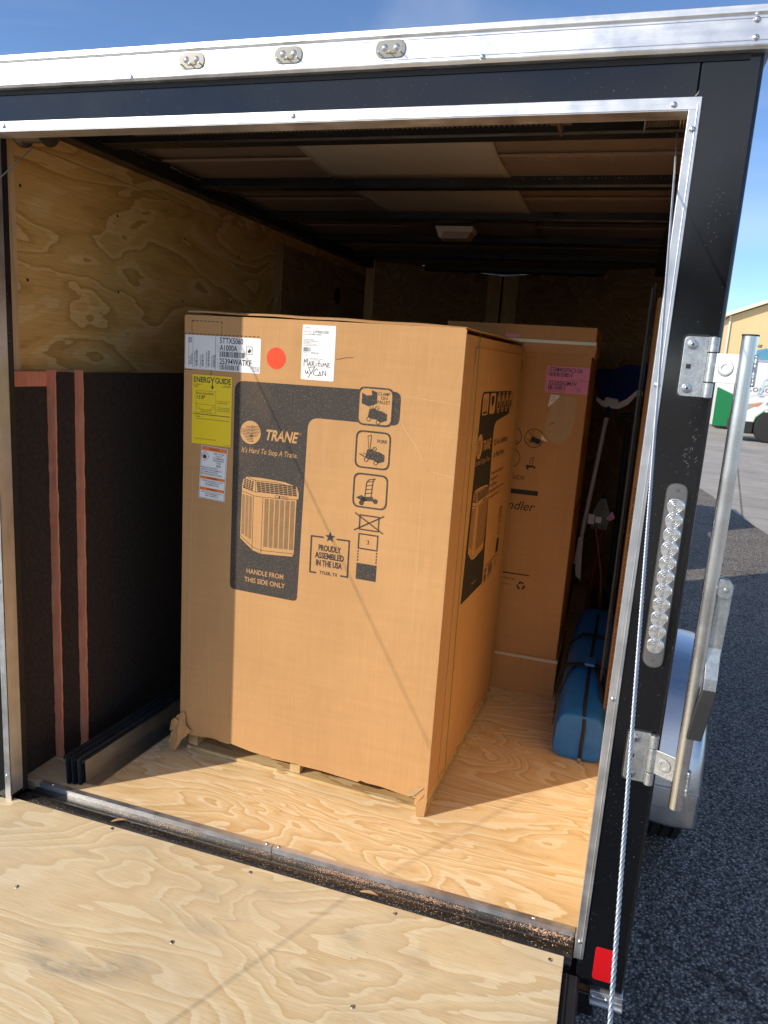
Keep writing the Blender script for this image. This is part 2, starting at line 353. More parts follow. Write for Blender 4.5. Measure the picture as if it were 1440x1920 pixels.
# ---- flat printing on a plane
def glyphs(text, shear=0, bold=0):
    cu = bpy.data.curves.new('t', 'FONT'); cu.body = text; cu.size = 1; cu.shear = shear; cu.offset = bold; cu.resolution_u = 3
    ob = bpy.data.objects.new('t', cu); COL.objects.link(ob)
    dg = bpy.context.evaluated_depsgraph_get(); dg.update()
    me = bpy.data.meshes.new_from_object(ob.evaluated_get(dg))
    V = [v.co.copy() for v in me.vertices]; F = [list(p.vertices) for p in me.polygons]
    bpy.data.objects.remove(ob); bpy.data.curves.remove(cu); bpy.data.meshes.remove(me)
    return V, F
class Print:
    """2-D artwork laid on a plane: origin O, axes U and V, raised along Nn"""
    def __init__(s, O, U, V, Nn, off=.0005): s.O, s.U, s.V, s.Nn, s.off = Vector(O), Vector(U).normalized(), Vector(V).normalized(), Vector(Nn).normalized(), off; s.m = MB()
    def P(s, u, v): return s.O + s.U * u + s.V * v + s.Nn * s.off
    def poly(s, pts): s.m.face([s.P(*p) for p in pts]); return s
    def rect(s, u0, v0, u1, v1): return s.poly([(u0, v0), (u1, v0), (u1, v1), (u0, v1)])
    @staticmethod
    def rpts(pts, rad):
        out = []; n = len(pts); rad = rad if isinstance(rad, (list, tuple)) else [rad] * n
        for i in range(n):
            p = Vector(pts[i]); a = Vector(pts[i - 1]) - p; b = Vector(pts[(i + 1) % n]) - p; r = rad[i]
            if r <= 0: out.append(tuple(p)); continue
            a.normalize(); b.normalize()
            for j in range(7):
                t = j / 6; q = p + a * r * (1 - t) ** 2 + b * r * t ** 2; out.append(tuple(q))
        return out
    def rrect(s, u0, v0, u1, v1, r): return s.poly(s.rpts([(u0, v0), (u1, v0), (u1, v1), (u0, v1)], r))
    def rframe(s, u0, v0, u1, v1, r, w):
        A = s.rpts([(u0, v0), (u1, v0), (u1, v1), (u0, v1)], r); B = s.rpts([(u0 + w, v0 + w), (u1 - w, v0 + w), (u1 - w, v1 - w), (u0 + w, v1 - w)], max(r - w * .6, 1e-5))
        if len(A) == len(B):
            for i in range(len(A)): j = (i + 1) % len(A); s.poly([A[i], A[j], B[j], B[i]])
        return s
    def line(s, p, q, w):
        p, q = Vector(p), Vector(q); d = (q - p).normalized(); n = Vector((-d.y, d.x)) * w / 2
        return s.poly([tuple(p - n), tuple(q - n), tuple(q + n), tuple(p + n)])
    def pline(s, pts, w):
        for a, b in zip(pts, pts[1:]): s.line(a, b, w)
        return s
    def circ(s, c, r, n=28, ry=None): return s.poly([(c[0] + r * math.cos(2 * PI * i / n), c[1] + (ry or r) * math.sin(2 * PI * i / n)) for i in range(n)])
    def ring(s, c, r, w, n=28, a0=0, a1=2 * PI, ry=None):
        k = (ry or r) / r
        for i in range(n):
            a, b = a0 + (a1 - a0) * i / n, a0 + (a1 - a0) * (i + 1) / n
            s.poly([(c[0] + (r - e) * math.cos(t), c[1] + k * (r - e) * math.sin(t)) for t, e in ((a, 0), (b, 0), (b, w), (a, w))])
        return s
    def text(s, t, u0, v0, h, w=None, shear=0, bold=0, ang=0, align='l', vs=None):
        V, F = glyphs(t, shear, bold)
        if not V: return s
        xs = [q.x for q in V]; x0, x1 = min(xs), max(xs)
        caps = .72
        sy = h / caps; sx = w / (x1 - x0) if w else sy
        W_ = (x1 - x0) * sx; du = {'l': 0, 'c': -W_ / 2, 'r': -W_}[align]
        ca, sa = math.cos(ang), math.sin(ang)
        vs = [s.m.b.verts.new(s.P(u0 + ca * (du + (q.x - x0) * sx) - sa * q.y * sy, v0 + sa * (du + (q.x - x0) * sx) + ca * q.y * sy)) for q in V]
        for f in F:
            try: s.m.b.faces.new([vs[i] for i in f])
            except ValueError: pass
        return s
    def bars(s, u0, v0, u1, v1, n, vert=True, seed=1):
        R_ = random.Random(seed); a, b = (u0, u1) if vert else (v0, v1); ws = [R_.choice((1, 1, 2, 3)) for _ in range(2 * n)]; k = (b - a) / sum(ws); t = a
        for i, w in enumerate(ws):
            if i % 2 == 0: s.rect(t, v0, t + w * k, v1) if vert else s.rect(u0, t, u1, t + w * k)
            t += w * k
        return s
    def lines_of_text(s, u0, v0, u1, n, dv, h, seed=0):
        """very small print that reads as rows of words"""
        R_ = random.Random(seed)
        for i in range(n):
            u = u0; e = u0 + (u1 - u0) * R_.uniform(.7, 1)
            while u < e:
                w = R_.uniform(1.2, 4) * h; s.rect(u, v0 - i * dv, min(u + w, e), v0 - i * dv + h * .7); u += w + h * .6
        return s
    def build(s, name, m, parent):
        me = bpy.data.meshes.new(name); b = s.m.b
        b.normal_update()
        for f in b.faces:
            if f.normal.dot(s.Nn) < 0: f.normal_flip()
        b.to_mesh(me); b.free(); me.materials.append(M_[m] if isinstance(m, str) else m)
        o = bpy.data.objects.new(name, me); COL.objects.link(o); o.parent = parent; return o

# ================================================================== SETTING
GZ = -.42
def struct(o): o['kind'] = 'structure'; return o
g = MB(); g.face([(-600, -300, GZ), (600, -300, GZ), (600, 1500, GZ), (-600, 1500, GZ)]); struct(g.build('ground', 'asphalt'))
edge = [(5.2, -4.6), (4.6, -2), (4.1, 1.5), (3.75, 4.6), (3.42, 7.4), (3.31, 8.43), (3.12, 9.9), (2.96, 11.36), (2.84, 12.19), (2.2, 14.0), (-6, 17), (-60, 22)]
g = MB(); g.face([(-500, 14, GZ + .004), (-500, -290, GZ + .004), (-2.6, -290, GZ + .004), (-2.6, 14, GZ + .004)]); g.face([(-2.6, -290, GZ + .004), (60, -290, GZ + .004), (60, -4.6, GZ + .004), (-2.6, -4.6, GZ + .004)]); r1 = random.Random(3); pts = []  # left and rear slabs are unseen, added to bounce sunlight into the trailer
for a, b in zip(edge, edge[1:]):
    for i in range(8): t = i / 8; pts.append((a[0] + (b[0] - a[0]) * t + r1.uniform(-.015, .015), a[1] + (b[1] - a[1]) * t))
pts.append(edge[-1])
g.face([(*p, GZ + .004) for p in pts + [(-500, 900), (500, 900), (500, -4.6)]]); struct(g.build('pavement', 'concrete'))

# ================================================================== TRAILER
XL, XR = -.363, 1.5605        # outer body
IL, IR = -.335, 1.53          # interior walls
OL, OR_ = -.263, 1.461        # outer edges of the opening trim
ZT = 1.9226; ZH = 1.9957; CEIL = 2.04; NY = 3.2; AY = 3.93; AX = .46
T = thing('enclosed_trailer', 'black enclosed cargo trailer with open rear ramp door and plywood lined interior', 'trailer')
# rear frame
m = MB(); m.prism([(XL, -.05), (OL + .012, -.05), (OL + .012, ZH), (XL, ZH)], 'y', 0, .05)
m.build('rear_post', 'black', T, .006)
m = MB(); m.prism([(OR_ - .012, -.05), (XR, -.05), (XR, ZH + .06), (OR_ - .012, ZH + .06)], 'y', 0, .05)
m.build('rear_post', 'black', T, .008, seg=3)
m = MB(); m.box(OL + .012, OR_ - .012, 0.0, .05, ZT - .012, ZH + .055); m.build('header_beam', 'black', T)
m = MB(); m.box(IL - .0, OL + .012, .05, .075, 0, 2.0).box(OR_ - .012, IR, .05, .075, 0, 2.0).box(OL, OR_, .05, .058, ZT - .01, 2.0); m.build('inner_frame', 'blackm', T)
# opening trim: L-shaped aluminium, face and return
tw = .0215
m = MB(); m.box(OL, OL + tw, -.004, 0, .0, ZT).box(OL + tw - .002, OL + tw, -.004, .045, .02, ZT - tw + .002); m.build('opening_trim', 'aluv', T, .0008)
m = MB(); m.box(OR_ - tw, OR_, -.004, 0, .022, ZT).box(OR_ - tw, OR_ - tw + .002, -.004, .045, .022, ZT - tw + .002); m.box(OR_ - .0075, OR_ - .0055, -.0055, -.004, .022, ZT - .01); m.build('opening_trim', 'aluv', T, .0008)
m = MB(); m.box(OL + .0003, OR_ - .0003, -.0046, 0, ZT - tw, ZT + .0006).box(OL + tw, OR_ - tw, -.003, .05, ZT - tw - .002, ZT - tw + .001); m.build('opening_trim', 'alu', T, .0008)
# header trim with lips
m = MB()
prof = [(.0, 1.995), (-.018, 1.995), (-.022, 2.000), (-.018, 2.004), (-.018, 2.052), (-.024, 2.055), (-.024, 2.066), (-.016, 2.070), (.05, 2.078), (.05, 2.06), (0, 2.056)]
m.prism([(y, z) for y, z in prof], 'x', XL - .005, 1.575); m.build('roof_edge_trim', 'alu', T)
m = MB()
for z in (2.010, 2.0465): m.box(XL, 1.573, -.0192, -.0175, z, z + .0012)
m.build('trim_ridge', 'aluv', T)
m = MB(); m.box(XL + .01, 1.535, -.003, .0, 1.984, 1.994); m.build('trim_shade_strip', 'seal', T)  # dark strip standing in for the shade under the roof edge trim
# bottom cap, lower panels, cross sill
m = MB(); m.box(1.487, 1.5625, -.006, .03, -.082, -.052).box(1.489, 1.5645, -.010, .028, -.088, -.082).box(1.490, 1.562, -.0075, -.006, -.068, -.0665); m.build('corner_cap', 'alu', T, .001)
m = MB(); m.box(XL, 1.43, .03, .10, -.16, -.045).box(XL, XR - .06, .02, .06, -.15, -.085); m.build('rear_crossmember', 'blackm', T, .004)
# hinge tube, sill
m = MB(); m.tube([(OL + .02, .048, -.036), (1.437, .048, -.036)], .034, 32).box(OL + .02, 1.437, .07, .1065, -.045, -.012); m.build('hinge_tube', 'dusty', T, 0, True)
m = MB(); m.box(OL + .03, .583, .1045, .1070, -.03, .004).box(OL + .03, .583, .1045, .123, .0012, .004); m.build('sill_trim', 'alu', T, .0006)
m = MB(); m.box(.585, 1.437, .1045, .1070, -.03, .0042).box(.585, 1.437, .1045, .123, .0014, .0042); m.build('sill_trim', 'alu', T, .0006)
# floor
m = MB(); m.face([(IL, .1072, 0), (IR, .1072, 0), (IR, NY, 0), (AX, AY, 0), (IL, NY, 0)]); m.face([(IL, .1072, -.03), (IR, .1072, -.03), (IR, .1072, 0), (IL, .1072, 0)]); m.build('trailer_floor', 'ply_floor', T)
m = MB(); m.prism([(XL + .02, .11), (XR - .02, .11), (XR - .02, NY), (AX, AY), (XL + .02, NY)], 'z', -.14, -.035); m.build('floor_frame', 'blackm', T)
# walls
m = MB(); m.box(IL - .009, IL, .075, 1.866, 0, 1.937); m.build('plywood_wall', 'ply_wall', T, .0015)
m = MB(); m.box(IL - .009, IL - .001, .075, .62, 1.9385, 2.04).box(IL - .009, IL - .0012, .6215, 1.9, 1.9385, 2.04).box(IL - .009, IL - .0012, 1.903, NY, 1.9385, 2.04)
m.build('plywood_strip', plywood('plywood_wall_strip', (.82, .53, .21), (.74, .43, .14), (.58, .32, .085), 'y', 6, 3.2, 7), T, .001)
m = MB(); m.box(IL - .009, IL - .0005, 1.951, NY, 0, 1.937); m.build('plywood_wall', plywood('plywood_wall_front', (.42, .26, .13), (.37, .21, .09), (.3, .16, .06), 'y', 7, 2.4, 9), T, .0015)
m = MB(); m.box(IL - .009, IL - .0022, 1.868, 1.949, 0, 1.937); m.build('wall_batten', 'timber', T, .001)
m = MB(); m.box(IL, IL + .006, .078, .182, .0, 1.985); m.build('wall_end_strip', 'timber', T, .001)
m = MB(); m.lathe([(0, 0), (.05, 0), (.05, .003), (0, .003)], (IL, 2.72, 1.76), 'x', 24); m.build('wall_vent', 'seal', T)
m = MB(); m.box(IR, IR + .009, .075, 1.9, 0, 2.04); m.build('plywood_wall', 'ply_wall', T)
m = MB(); m.box(IR, IR + .009, 1.901, NY, 0, 2.04); m.build('plywood_wall', 'ply_wall', T)
def nose(x0, y0, x1, y1, n0, n1, name, mt, z0, z1, dz=.009):
    a, b = Vector((x0, y0)), Vector((x1, y1)); d = (b - a); L_ = d.length; ang = math.atan2(d.y, d.x)
    Tm = Matrix.Translation((x0, y0, 0)) @ Matrix.Rotation(ang, 4, 'Z'); q = MB(); q.box(L_ * n0, L_ * n1, -dz, 0, z0, z1, Tm) if x0 < x1 else q.box(L_ * n0, L_ * n1, 0, dz, z0, z1, Tm)
    q.build(name, mt, T, .001)
nose(IL, NY, AX, AY, 0, .93, 'nose_panel', 'ply_nose', 0, 2.04); nose(IR, NY, AX, AY, 0, .93, 'nose_panel', 'ply_nose', 0, 2.04)
nose(IL, NY, AX, AY, .0, .06, 'nose_batten', 'timber', 0, 2.04, .012); nose(IR, NY, AX, AY, .88, .985, 'nose_batten', 'timber', 0, 2.04, .012)
nose(IL, NY, AX, AY, .88, .985, 'nose_batten', 'timber', 0, 2.04, .012)
# outer skins and roof
m = MB(); m.box(XL, XL + .012, .05, NY, -.14, 2.05); m.build('side_panel', 'black', T)
m = MB(); m.box(XR - .012, XR, .05, NY, -.14, 2.05); m.build('side_panel', 'black', T)
for x0 in (XL, XR):
    m = MB(); s_ = 1 if x0 == XL else -1
    m.prism([(x0, NY), (AX, AY + .05), (AX, AY + .035), (x0 + .012 * s_, NY)], 'z', -.14, 2.05); m.build('nose_skin', 'black', T)
m = MB(); m.prism([(XL - .004, .02), (XR + .004, .02), (XR + .004, NY), (AX, AY + .055), (XL - .004, NY)], 'z', 2.052, 2.064); m.build('roof', 'alu', T)
m = MB(); m.box(XR - .002, XR + .010, .0, NY, 2.0, 2.066); m.build('roof_side_trim', 'aluv', T, .002)
m = MB(); m.box(XL - .010, XL + .002, .0, NY, 2.0, 2.066); m.build('roof_side_trim', 'aluv', T, .002)
# ceiling
def sag(y0, y1, x0, x1, mt, name, z=2.043, amp=.010, nx=24, zoff=0, curve=None):
    q = MB(); ny = 6; g_ = []
    for j in range(ny + 1):
        t = j / ny; y = y0 + (y1 - y0) * t; row = []
        a, b = x0, x1
        if curve: a, b = curve(t)
        for i in range(nx + 1):
            x = a + (b - a) * i / nx
            row.append(q.b.verts.new((x, y, z - zoff - amp * math.sin(PI * t) * (.7 + .3 * math.sin(x * 3 + y * 5)))))
        g_.append(row)
    for j in range(ny):
        for i in range(nx): q.b.faces.new((g_[j][i], g_[j][i + 1], g_[j + 1][i + 1], g_[j + 1][i]))
    return q.build(name, mt, T, 0, 'all', solid=.003)
bows = [.50, 1.075, 1.665, 2.25, 2.83, 3.40]
ys = [.06] + bows
for i in range(len(bows)):
    a, b = (.06 if i == 0 else bows[i - 1] + .03), bows[i] + .03
    if i == 0: sag(a, b, IL + .05, IR - .03, 'liner', 'ceiling_panel', amp=.004)
    else:
        ym = (a + b) / 2
        if i == 1: ym = .807
        sag(a, ym - .002, IL + .055, IR - .03, 'liner', 'ceiling_panel', amp=.004)
        sag(ym + .002, b, IL + .055, IR - .03, 'liner', 'ceiling_panel', amp=.005)
sag(.545, 1.08, .3, .94, 'liner2', 'ceiling_sheet', zoff=.006, amp=.005, curve=lambda t: (.33 - .05 * t, .948 - .008 * math.sin(PI * t) - .015 * t))
sag(1.12, 1.70, .3, .94, 'liner2', 'ceiling_sheet', zoff=.006, amp=.005, curve=lambda t: (.29 + .02 * t, .935 - .01 * t))
sag(1.71, 2.27, .3, .94, 'liner', 'ceiling_sheet', zoff=.006, amp=.012, curve=lambda t: (.30, .92))
for y in bows:
    x0, x1 = IL + .01, IR - .01
    if y > NY: x0, x1 = IL + .35, IR - .35
    m = MB(); m.prism([(y - .005, 2.045), (y - .005, 2.012), (y, 2.005), (y + .048, 2.005), (y + .052, 2.010), (y + .052, 2.045)], 'x', x0, x1); m.build('roof_bow', 'blackm', T)
    m = MB(); m.box(x0, x1, y - .008, y - .0052, 2.009, 2.0105); m.build('bow_lip', 'steel', T) if y < 1 else m.b.free()
m = MB(); m.box(IL - .002, IL + .058, .06, NY, 1.985, 2.045); m.build('roof_rail', 'blackm', T, .004)
m = MB(); m.box(IR - .055, IR + .002, .06, NY, 1.985, 2.045); m.build('roof_rail', 'blackm', T, .004)
# foil fringe along the left rail
r1 = random.Random(5)
for (a, b) in ((.56, .84), (.86, 1.06), (1.14, 1.62), (1.74, 2.2)):
    q = MB(); n = 22; prev = None
    for i in range(n + 1):
        y = a + (b - a) * i / n; x = IL + .062 + .018 * math.sin(PI * i / n) + r1.uniform(-.002, .003); z = 2.030 - .010 * math.sin(PI * i / n) + r1.uniform(-.002, .002)
        cur = (q.b.verts.new((x, y, z)), q.b.verts.new((x + .004, y, z + .0045)))
        if prev: q.b.faces.new((prev[0], cur[0], cur[1], prev[1]))
        prev = cur
    q.build('liner_fringe', 'silver', T, solid=.0008)
m = MB(); m.box(IL + .07, IR - .04, .799, .8015, 2.034, 2.039).box(IL + .07, IR - .04, .8085, .811, 2.034, 2.039); m.build('liner_crease', mat('crease_brown', (.36, .25, .17), .7), T)
q = MB(); r1 = random.Random(11)
for i in range(150):
    x = r1.uniform(.96, 1.48) if i % 3 else r1.uniform(.95, 1.2); y = r1.choice((.792, .826, 1.055)) + r1.uniform(-.006, .006); h = r1.uniform(.004, .012)
    q.face([(x, y - h, 2.0285), (x + .001, y - h, 2.0285), (x + .0012, y + h, 2.0285), (x + .0002, y + h, 2.0285)])
q.build('liner_scuffs', mat('scuff_tan', (.42, .32, .22), .8), T)['kind'] = 'stuff'
# dome light
d = MB(); d.prism([(.478, 0), (.50, -.052), (.63, -.052), (.655, -.02), (.655, 0)], 'y', 0, .10, Matrix.Translation((0, 1.82, 2.012))); dm = d.build('dome_light', 'dome', T, .006, seg=3)
d = MB(); d.prism([(.515, -.056), (.632, -.056), (.650, -.026), (.52, -.026)], 'y', -.003, .09, Matrix.Translation((0, 1.82, 2.012))); d.build('lens', 'domel', dm, .003)

# torsion spring and cable drums
sp = MB(); sp.tube([(IL + .03, .13, 1.945), (IR - .03, .13, 1.945)], .011, 12); shaft = sp.build('spring_shaft', 'steel', T, 0, True)
sp = MB(); pts = []
n = 900
for i in range(n + 1):
    a = i * 2 * PI / 10; pts.append((.10 + (1.16 - .10) * i / n, .13 + .021 * math.cos(a), 1.945 + .021 * math.sin(a)))
sp.tube(pts, .0042, 6); sp.build('torsion_spring', 'steel', T, 0, 'all')
br_ = MB(); br_.box(1.185, 1.192, .06, .16, 1.905, 2.0).box(1.185, 1.225, .06, .066, 1.905, 2.0); br_.tube([(1.165, .13, 1.945), (1.21, .13, 1.945)], .026, 12); br_.tube([(1.213, .1, 1.925), (1.225, .1, 1.925)], .006, 8); br_.build('spring_bracket', 'steel', T)
def drum(x, s_):
    q = MB(); prof = [(.0, -.05), (.046, -.05), (.046, -.047), (.033, -.045)]
    for i in range(11): h = -.042 + i * .0062; prof += [(.035, h), (.0315, h + .0031)]
    prof += [(.036, .03), (.046, .034), (.046, .038), (.0, .04)]
    q.lathe([(r, h * s_) for r, h in prof], (x, .13, 1.945), 'x', 32); return q.build('cable_drum', 'steel', T, 0, True)
drum(1.41, 1); dl = drum(-.215, -1)
coil = MB(); pts = []
for i in range(0, 90): a = i * 2 * PI / 18; pts.append((1.427 + i * .00033, .13 + .036 * math.cos(a), 1.945 + .036 * math.sin(a)))
coil.tube(pts, .0016, 6); coil.build('wound_cable', metal('cable_windings', (.55, .47, .33), .4), T, 0, 'all')
def cable(xs, sgn, th=1.):
    q = MB(); A = Vector((xs, .1, 1.905 if 0 else 1.861 + .036)); A = Vector((xs, .145, 1.9015)); B = Vector((xs + sgn * .030, -2.04, -.065))
    d = (B - A); Ln = d.length; d.normalize(); u = d.cross(Vector((1, 0, 0))).normalized(); w = d.cross(u)
    n = int(Ln / .0022)
    for s3 in range(3):
        pts = []
        for i in range(n + 1):
            a = 2 * PI * (i * .0022 / .017) + s3 * 2 * PI / 3; sg = -.0 * math.sin(PI * i / n)
            pts.append(A + d * (Ln * i / n) + (u * math.cos(a) + w * math.sin(a)) * .0014 * th + Vector((0, 0, sg)))
        q.tube(pts, .00112 * th, 6)
    return q.build('lift_cable', 'wire', T, 0, 'all')
cable(1.4285, 1); cable(1.197 - 1.4285, -1, .72)

# ramp door
TL = math.radians(5.2); hinge = Matrix.Translation((0, .012, .004)) @ Matrix.Rotation(TL, 4, 'X')
R_ = bpy.data.objects.new('ramp_door', None); COL.objects.link(R_); R_.parent = T; R_.matrix_local = hinge
m = MB(); m.box(-.286, 1.418, -2.1, 0, -.018, 0)
m.build('ramp_plywood', 'ply_ramp', R_, .0012)
m = MB(); m.box(-.33, 1.408, -2.1, -.01, -.055, -.0185).box(1.4205, 1.458, -2.1, -.035, -.062, -.012).box(1.426, 1.432, -2.1, -.038, -.012, -.008).box(1.449, 1.455, -2.1, -.038, -.012, -.008).box(-.33, -.289, -2.1, -.035, -.062, -.012); m.build('ramp_frame', 'blackm', R_, .002)
m = MB(); m.box(-.28, 1.41, -2.42, -2.11, -.018, 0, Matrix.Translation((0, -2.105, 0)) @ Matrix.Rotation(math.radians(38), 4, 'X') @ Matrix.Translation((0, 2.11, -.01))); m.build('ramp_flap', 'ply_ramp', R_, .002)
for x in (1.459, -.262): m = MB(); m.box(x - .004, x + .004, -2.08, -2.0, -.03, .12); m.build('cable_bracket', 'zinc', R_)
scr = MB(); scr.lathe([(0, .0016), (.003, .0015), (.0052, .0006), (.006, 0)], (0, 0, 0), 'z', 16); sc0 = scr.build('screw', 'screw', R_, 0, True)
rs = [(1.387, -.016), (.992, -.013), (.578, -.015), (.12, -.004), (-.248, .0), (.98, -.30), (.507, -.29), (.029, -.28), (.98, -.75), (.5, -.75), (0.03, -.74), (1.36, -.76)]
for i, (x, y) in enumerate(rs):
    o = sc0 if i == 0 else sc0.copy()
    if i: COL.objects.link(o)
    o.parent = R_; o.location = (x, y - .006 if y > -.1 else y, .0003)
# pan-head screws on the trims (facing -Y)
scr = MB(); scr.lathe([(0, -.0042), (.0025, -.004), (.0048, -.0026), (.0058, -.0008), (.0062, 0)], (0, 0, 0), 'y', 18); scr.box(-.003, .003, -.0046, -.0043, -.0006, .0006).box(-.0006, .0006, -.0046, -.0043, -.003, .003)
p0 = scr.build('trim_screw', 'screw', T, 0, True)
ps = [(-.181, -.004, 1.912), (.617, -.004, 1.913), (1.412, -.004, 1.918 - .008), (1.451, -.004, 1.866), (1.451, -.004, 1.384), (1.449, -.004, .694), (1.449, -.004, .069), (-.253, -.004, .085), (-.253, -.004, .702),
      (.206, -.018, 2.003), (1.035, -.018, 2.006), (1.535, -.018, 2.044), (1.537, -.018, 2.014), (1.526, -.0075, -.066), (1.494, -.0075, -.066), (-.2, -.018, 2.03)]
for i, p in enumerate(ps):
    o = p0 if i == 0 else p0.copy()
    if i: COL.objects.link(o)
    o.parent = T; o.location = p; o.rotation_euler = (0, i * .7, 0)
scr = MB(); scr.lathe([(0, .0042), (.0025, .004), (.0048, .0026), (.0058, .0008), (.0062, 0)], (0, 0, 0), 'z', 16); f0 = scr.build('sill_screw', 'screw', T, 0, True)
for i, p in enumerate([(.566, .115, .0042), (.603, .115, .0042), (1.332, .115, .0042), (-.19, .115, .0042)]):
    o = f0 if i == 0 else f0.copy()
    if i: COL.objects.link(o)
    o.parent = T; o.location = p
scr = MB(); scr.lathe([(0, .0006), (.0045, .0006), (.005, 0)], (0, 0, 0), 'x', 14); w0 = scr.build('wall_screw', 'seal', T)
for i, (y, z) in enumerate([(.208, 1.82), (.226, 1.561), (.644, 1.821), (.647, 1.569), (1.06, 1.815), (1.05, 1.575), (1.5, 1.81), (1.5, 1.565), (1.8, 1.8)]):
    o = w0 if i == 0 else w0.copy()
    if i: COL.objects.link(o)
    o.parent = T; o.location = (IL, y, z)
# clearance lights
def clearance(x):
    q = MB(); pts = Print.rpts([(-.031, -.016), (.031, -.016), (.031, .016), (-.031, .016)], .016)
    for sc, y0, y1 in ((1.06, -.0205, -.018),):
        q.prism([(a * sc, b * sc) for a, b in pts], 'y', y0, y1)
    b_ = q.build('clearance_light', mat('clear_lamp_base', (.34, .32, .26), .25, .6), T, .0008)
    b_.location = (x, 0, 2.031)
    q = MB(); rings = []
    for sc, y in ((1, -.0206), (.97, -.028), (.88, -.0325), (.6, -.0345)):
        rings.append([q.b.verts.new((a * sc, y, c_ * sc)) for a, c_ in pts])
    for A, B in zip(rings, rings[1:]):
        for j in range(len(pts)): q.b.faces.new((A[j], A[(j + 1) % len(pts)], B[(j + 1) % len(pts)], B[j]))
    q.b.faces.new(rings[0][::-1]); q.b.faces.new(rings[-1]); q.build('lens', 'lens', b_, 0, True)
    q = MB()
    for dx in (-.013, .013): q.lathe([(0, -.0245), (.003, -.024), (.0075, -.0206)], (dx, 0, .002), 'y', 16)
    for dx in (-.024, .0, .024): q.lathe([(.0015, -.0205), (.0016, -.03)], (dx, 0, -.008), 'y', 8)
    q.build('bulb_cup', 'screw', b_, 0, True)
    q = MB(); q.box(-.010, .012, -.0225, -.0206, -.009, -.004); q.build('diode', 'led', b_, 0)
    return b_
for x in (.367, .607, .84): clearance(x)
# tail light
tl = MB(); pts = Print.rpts([(-.0205, -.200), (.0205, -.200), (.0205, .200), (-.0205, .200)], .0205)
tl.prism([(a * 1.08, b * 1.006) for a, b in pts], 'y', -.006, 0); tb = tl.build('tail_light', 'seal', T, .001); tb.location = (1.518, 0, .988)
q = MB(); q.prism([(a * .93, b * .985) for a, b in pts], 'y', -.0085, -.0062); q.build('reflector_strip', mat('lamp_base', (.14, .14, .145), .3, .8), tb)
for i in range(11):
    z = -.153 + i * .0306; q = MB(); prof = []
    for j in range(10):
        r = .0185 * j / 9; prof.append((max(r, 1e-7), -.0155 + .0012 * (j / 9) + (.0030 if j % 2 else 0)))
    q.lathe(prof, (0, 0, z), 'y', 28)
    o = q.build('reflector_cup', 'chromeb', tb, 0, False)
    q = MB(); q.lathe([(.0001, -.0178), (.0018, -.0175), (.0022, -.015)], (0, 0, z), 'y', 10); q.build('diode', 'led', tb, 0, True)
q = MB(); rings = []
for sc, s2, y in ((1, 1, -.0062), (.99, .999, -.018), (.93, .992, -.0215), (.7, .975, -.023)):
    rings.append([q.b.verts.new((a * sc, y, b * s2)) for a, b in pts])
for A, B in zip(rings, rings[1:]):
    for j in range(len(pts)): q.b.faces.new((A[j], A[(j + 1) % len(pts)], B[(j + 1) % len(pts)], B[j]))
q.b.faces.new(rings[0][::-1]); q.b.faces.new(rings[-1]); q.build('lens', 'lens', tb, 0, True)
for z in (-.186, .186): q = MB(); q.lathe([(0, -.0095), (.004, -.0093), (.0048, -.0085)], (0, 0, z), 'y', 14); q.build('screw', 'seal', tb, 0, True)
# reflector
q = MB(); q.prism(Print.rpts([(1.4865, -.022), (1.5365, -.022), (1.5365, .066), (1.4865, .066)], .009), 'y', -.0022, 0); q.build('red_reflector', 'refl', T, .0005)
# side marker dome on the right side
q = MB(); q.lathe([(.030, 0), (.029, .010), (.022, .020), (.010, .026), (0.0001, .028)], (XR, .22, .115), 'x', 24); q.build('side_marker_light', 'lens', T, 0, True)
q = MB(); q.lathe([(.026, .0005), (.018, .006), (.006, .016), (0.0001, .017)], (XR, .22, .115), 'x', 20); q.build('marker_reflector', 'chromeb', T, 0, True)
q = MB(); r1 = random.Random(31)
def fleck(x, z, L_, a, w=.0005):
    dx, dz = math.cos(a) * L_, math.sin(a) * L_; nx, nz_ = -math.sin(a) * w, math.cos(a) * w; b_ = r1.uniform(-.3, .3)
    mx_, mz = x + dx / 2 - dz * b_, z + dz / 2 + dx * b_
    q.face([(x - nx, -.0006, z - nz_), (mx_ - nx, -.0006, mz - nz_), (mx_ + nx, -.0006, mz + nz_), (x + nx, -.0006, z + nz_)]); q.face([(mx_ - nx, -.0006, mz - nz_), (x + dx, -.0006, z + dz), (mx_ + nx, -.0006, mz + nz_)])
for _ in range(60): fleck(r1.uniform(1.465, 1.552), r1.uniform(-.02, 1.35), r1.uniform(.0008, .0016), r1.uniform(0, PI), .0003)
for _ in range(22): fleck(1.535 + r1.gauss(0, .008), 1.27 + r1.gauss(0, .03), r1.uniform(.003, .009), r1.uniform(0, PI), .00022)
for i in range(14): fleck(1.512 + .010 * math.sin(i * 1.3), 1.76 - i * .008, .0016, 1.2, .0004)
for _ in range(70): fleck(r1.uniform(-.2, 1.4), r1.uniform(1.93, 1.975), r1.uniform(.0008, .002), r1.uniform(0, PI), .0003)
for x in (1.418,): fleck(x + .03, 1.925, .012, 1.1, .0012)
q.build('paint_chips', mat('chip_grey', (.26, .26, .26), .7), T)['kind'] = 'stuff'
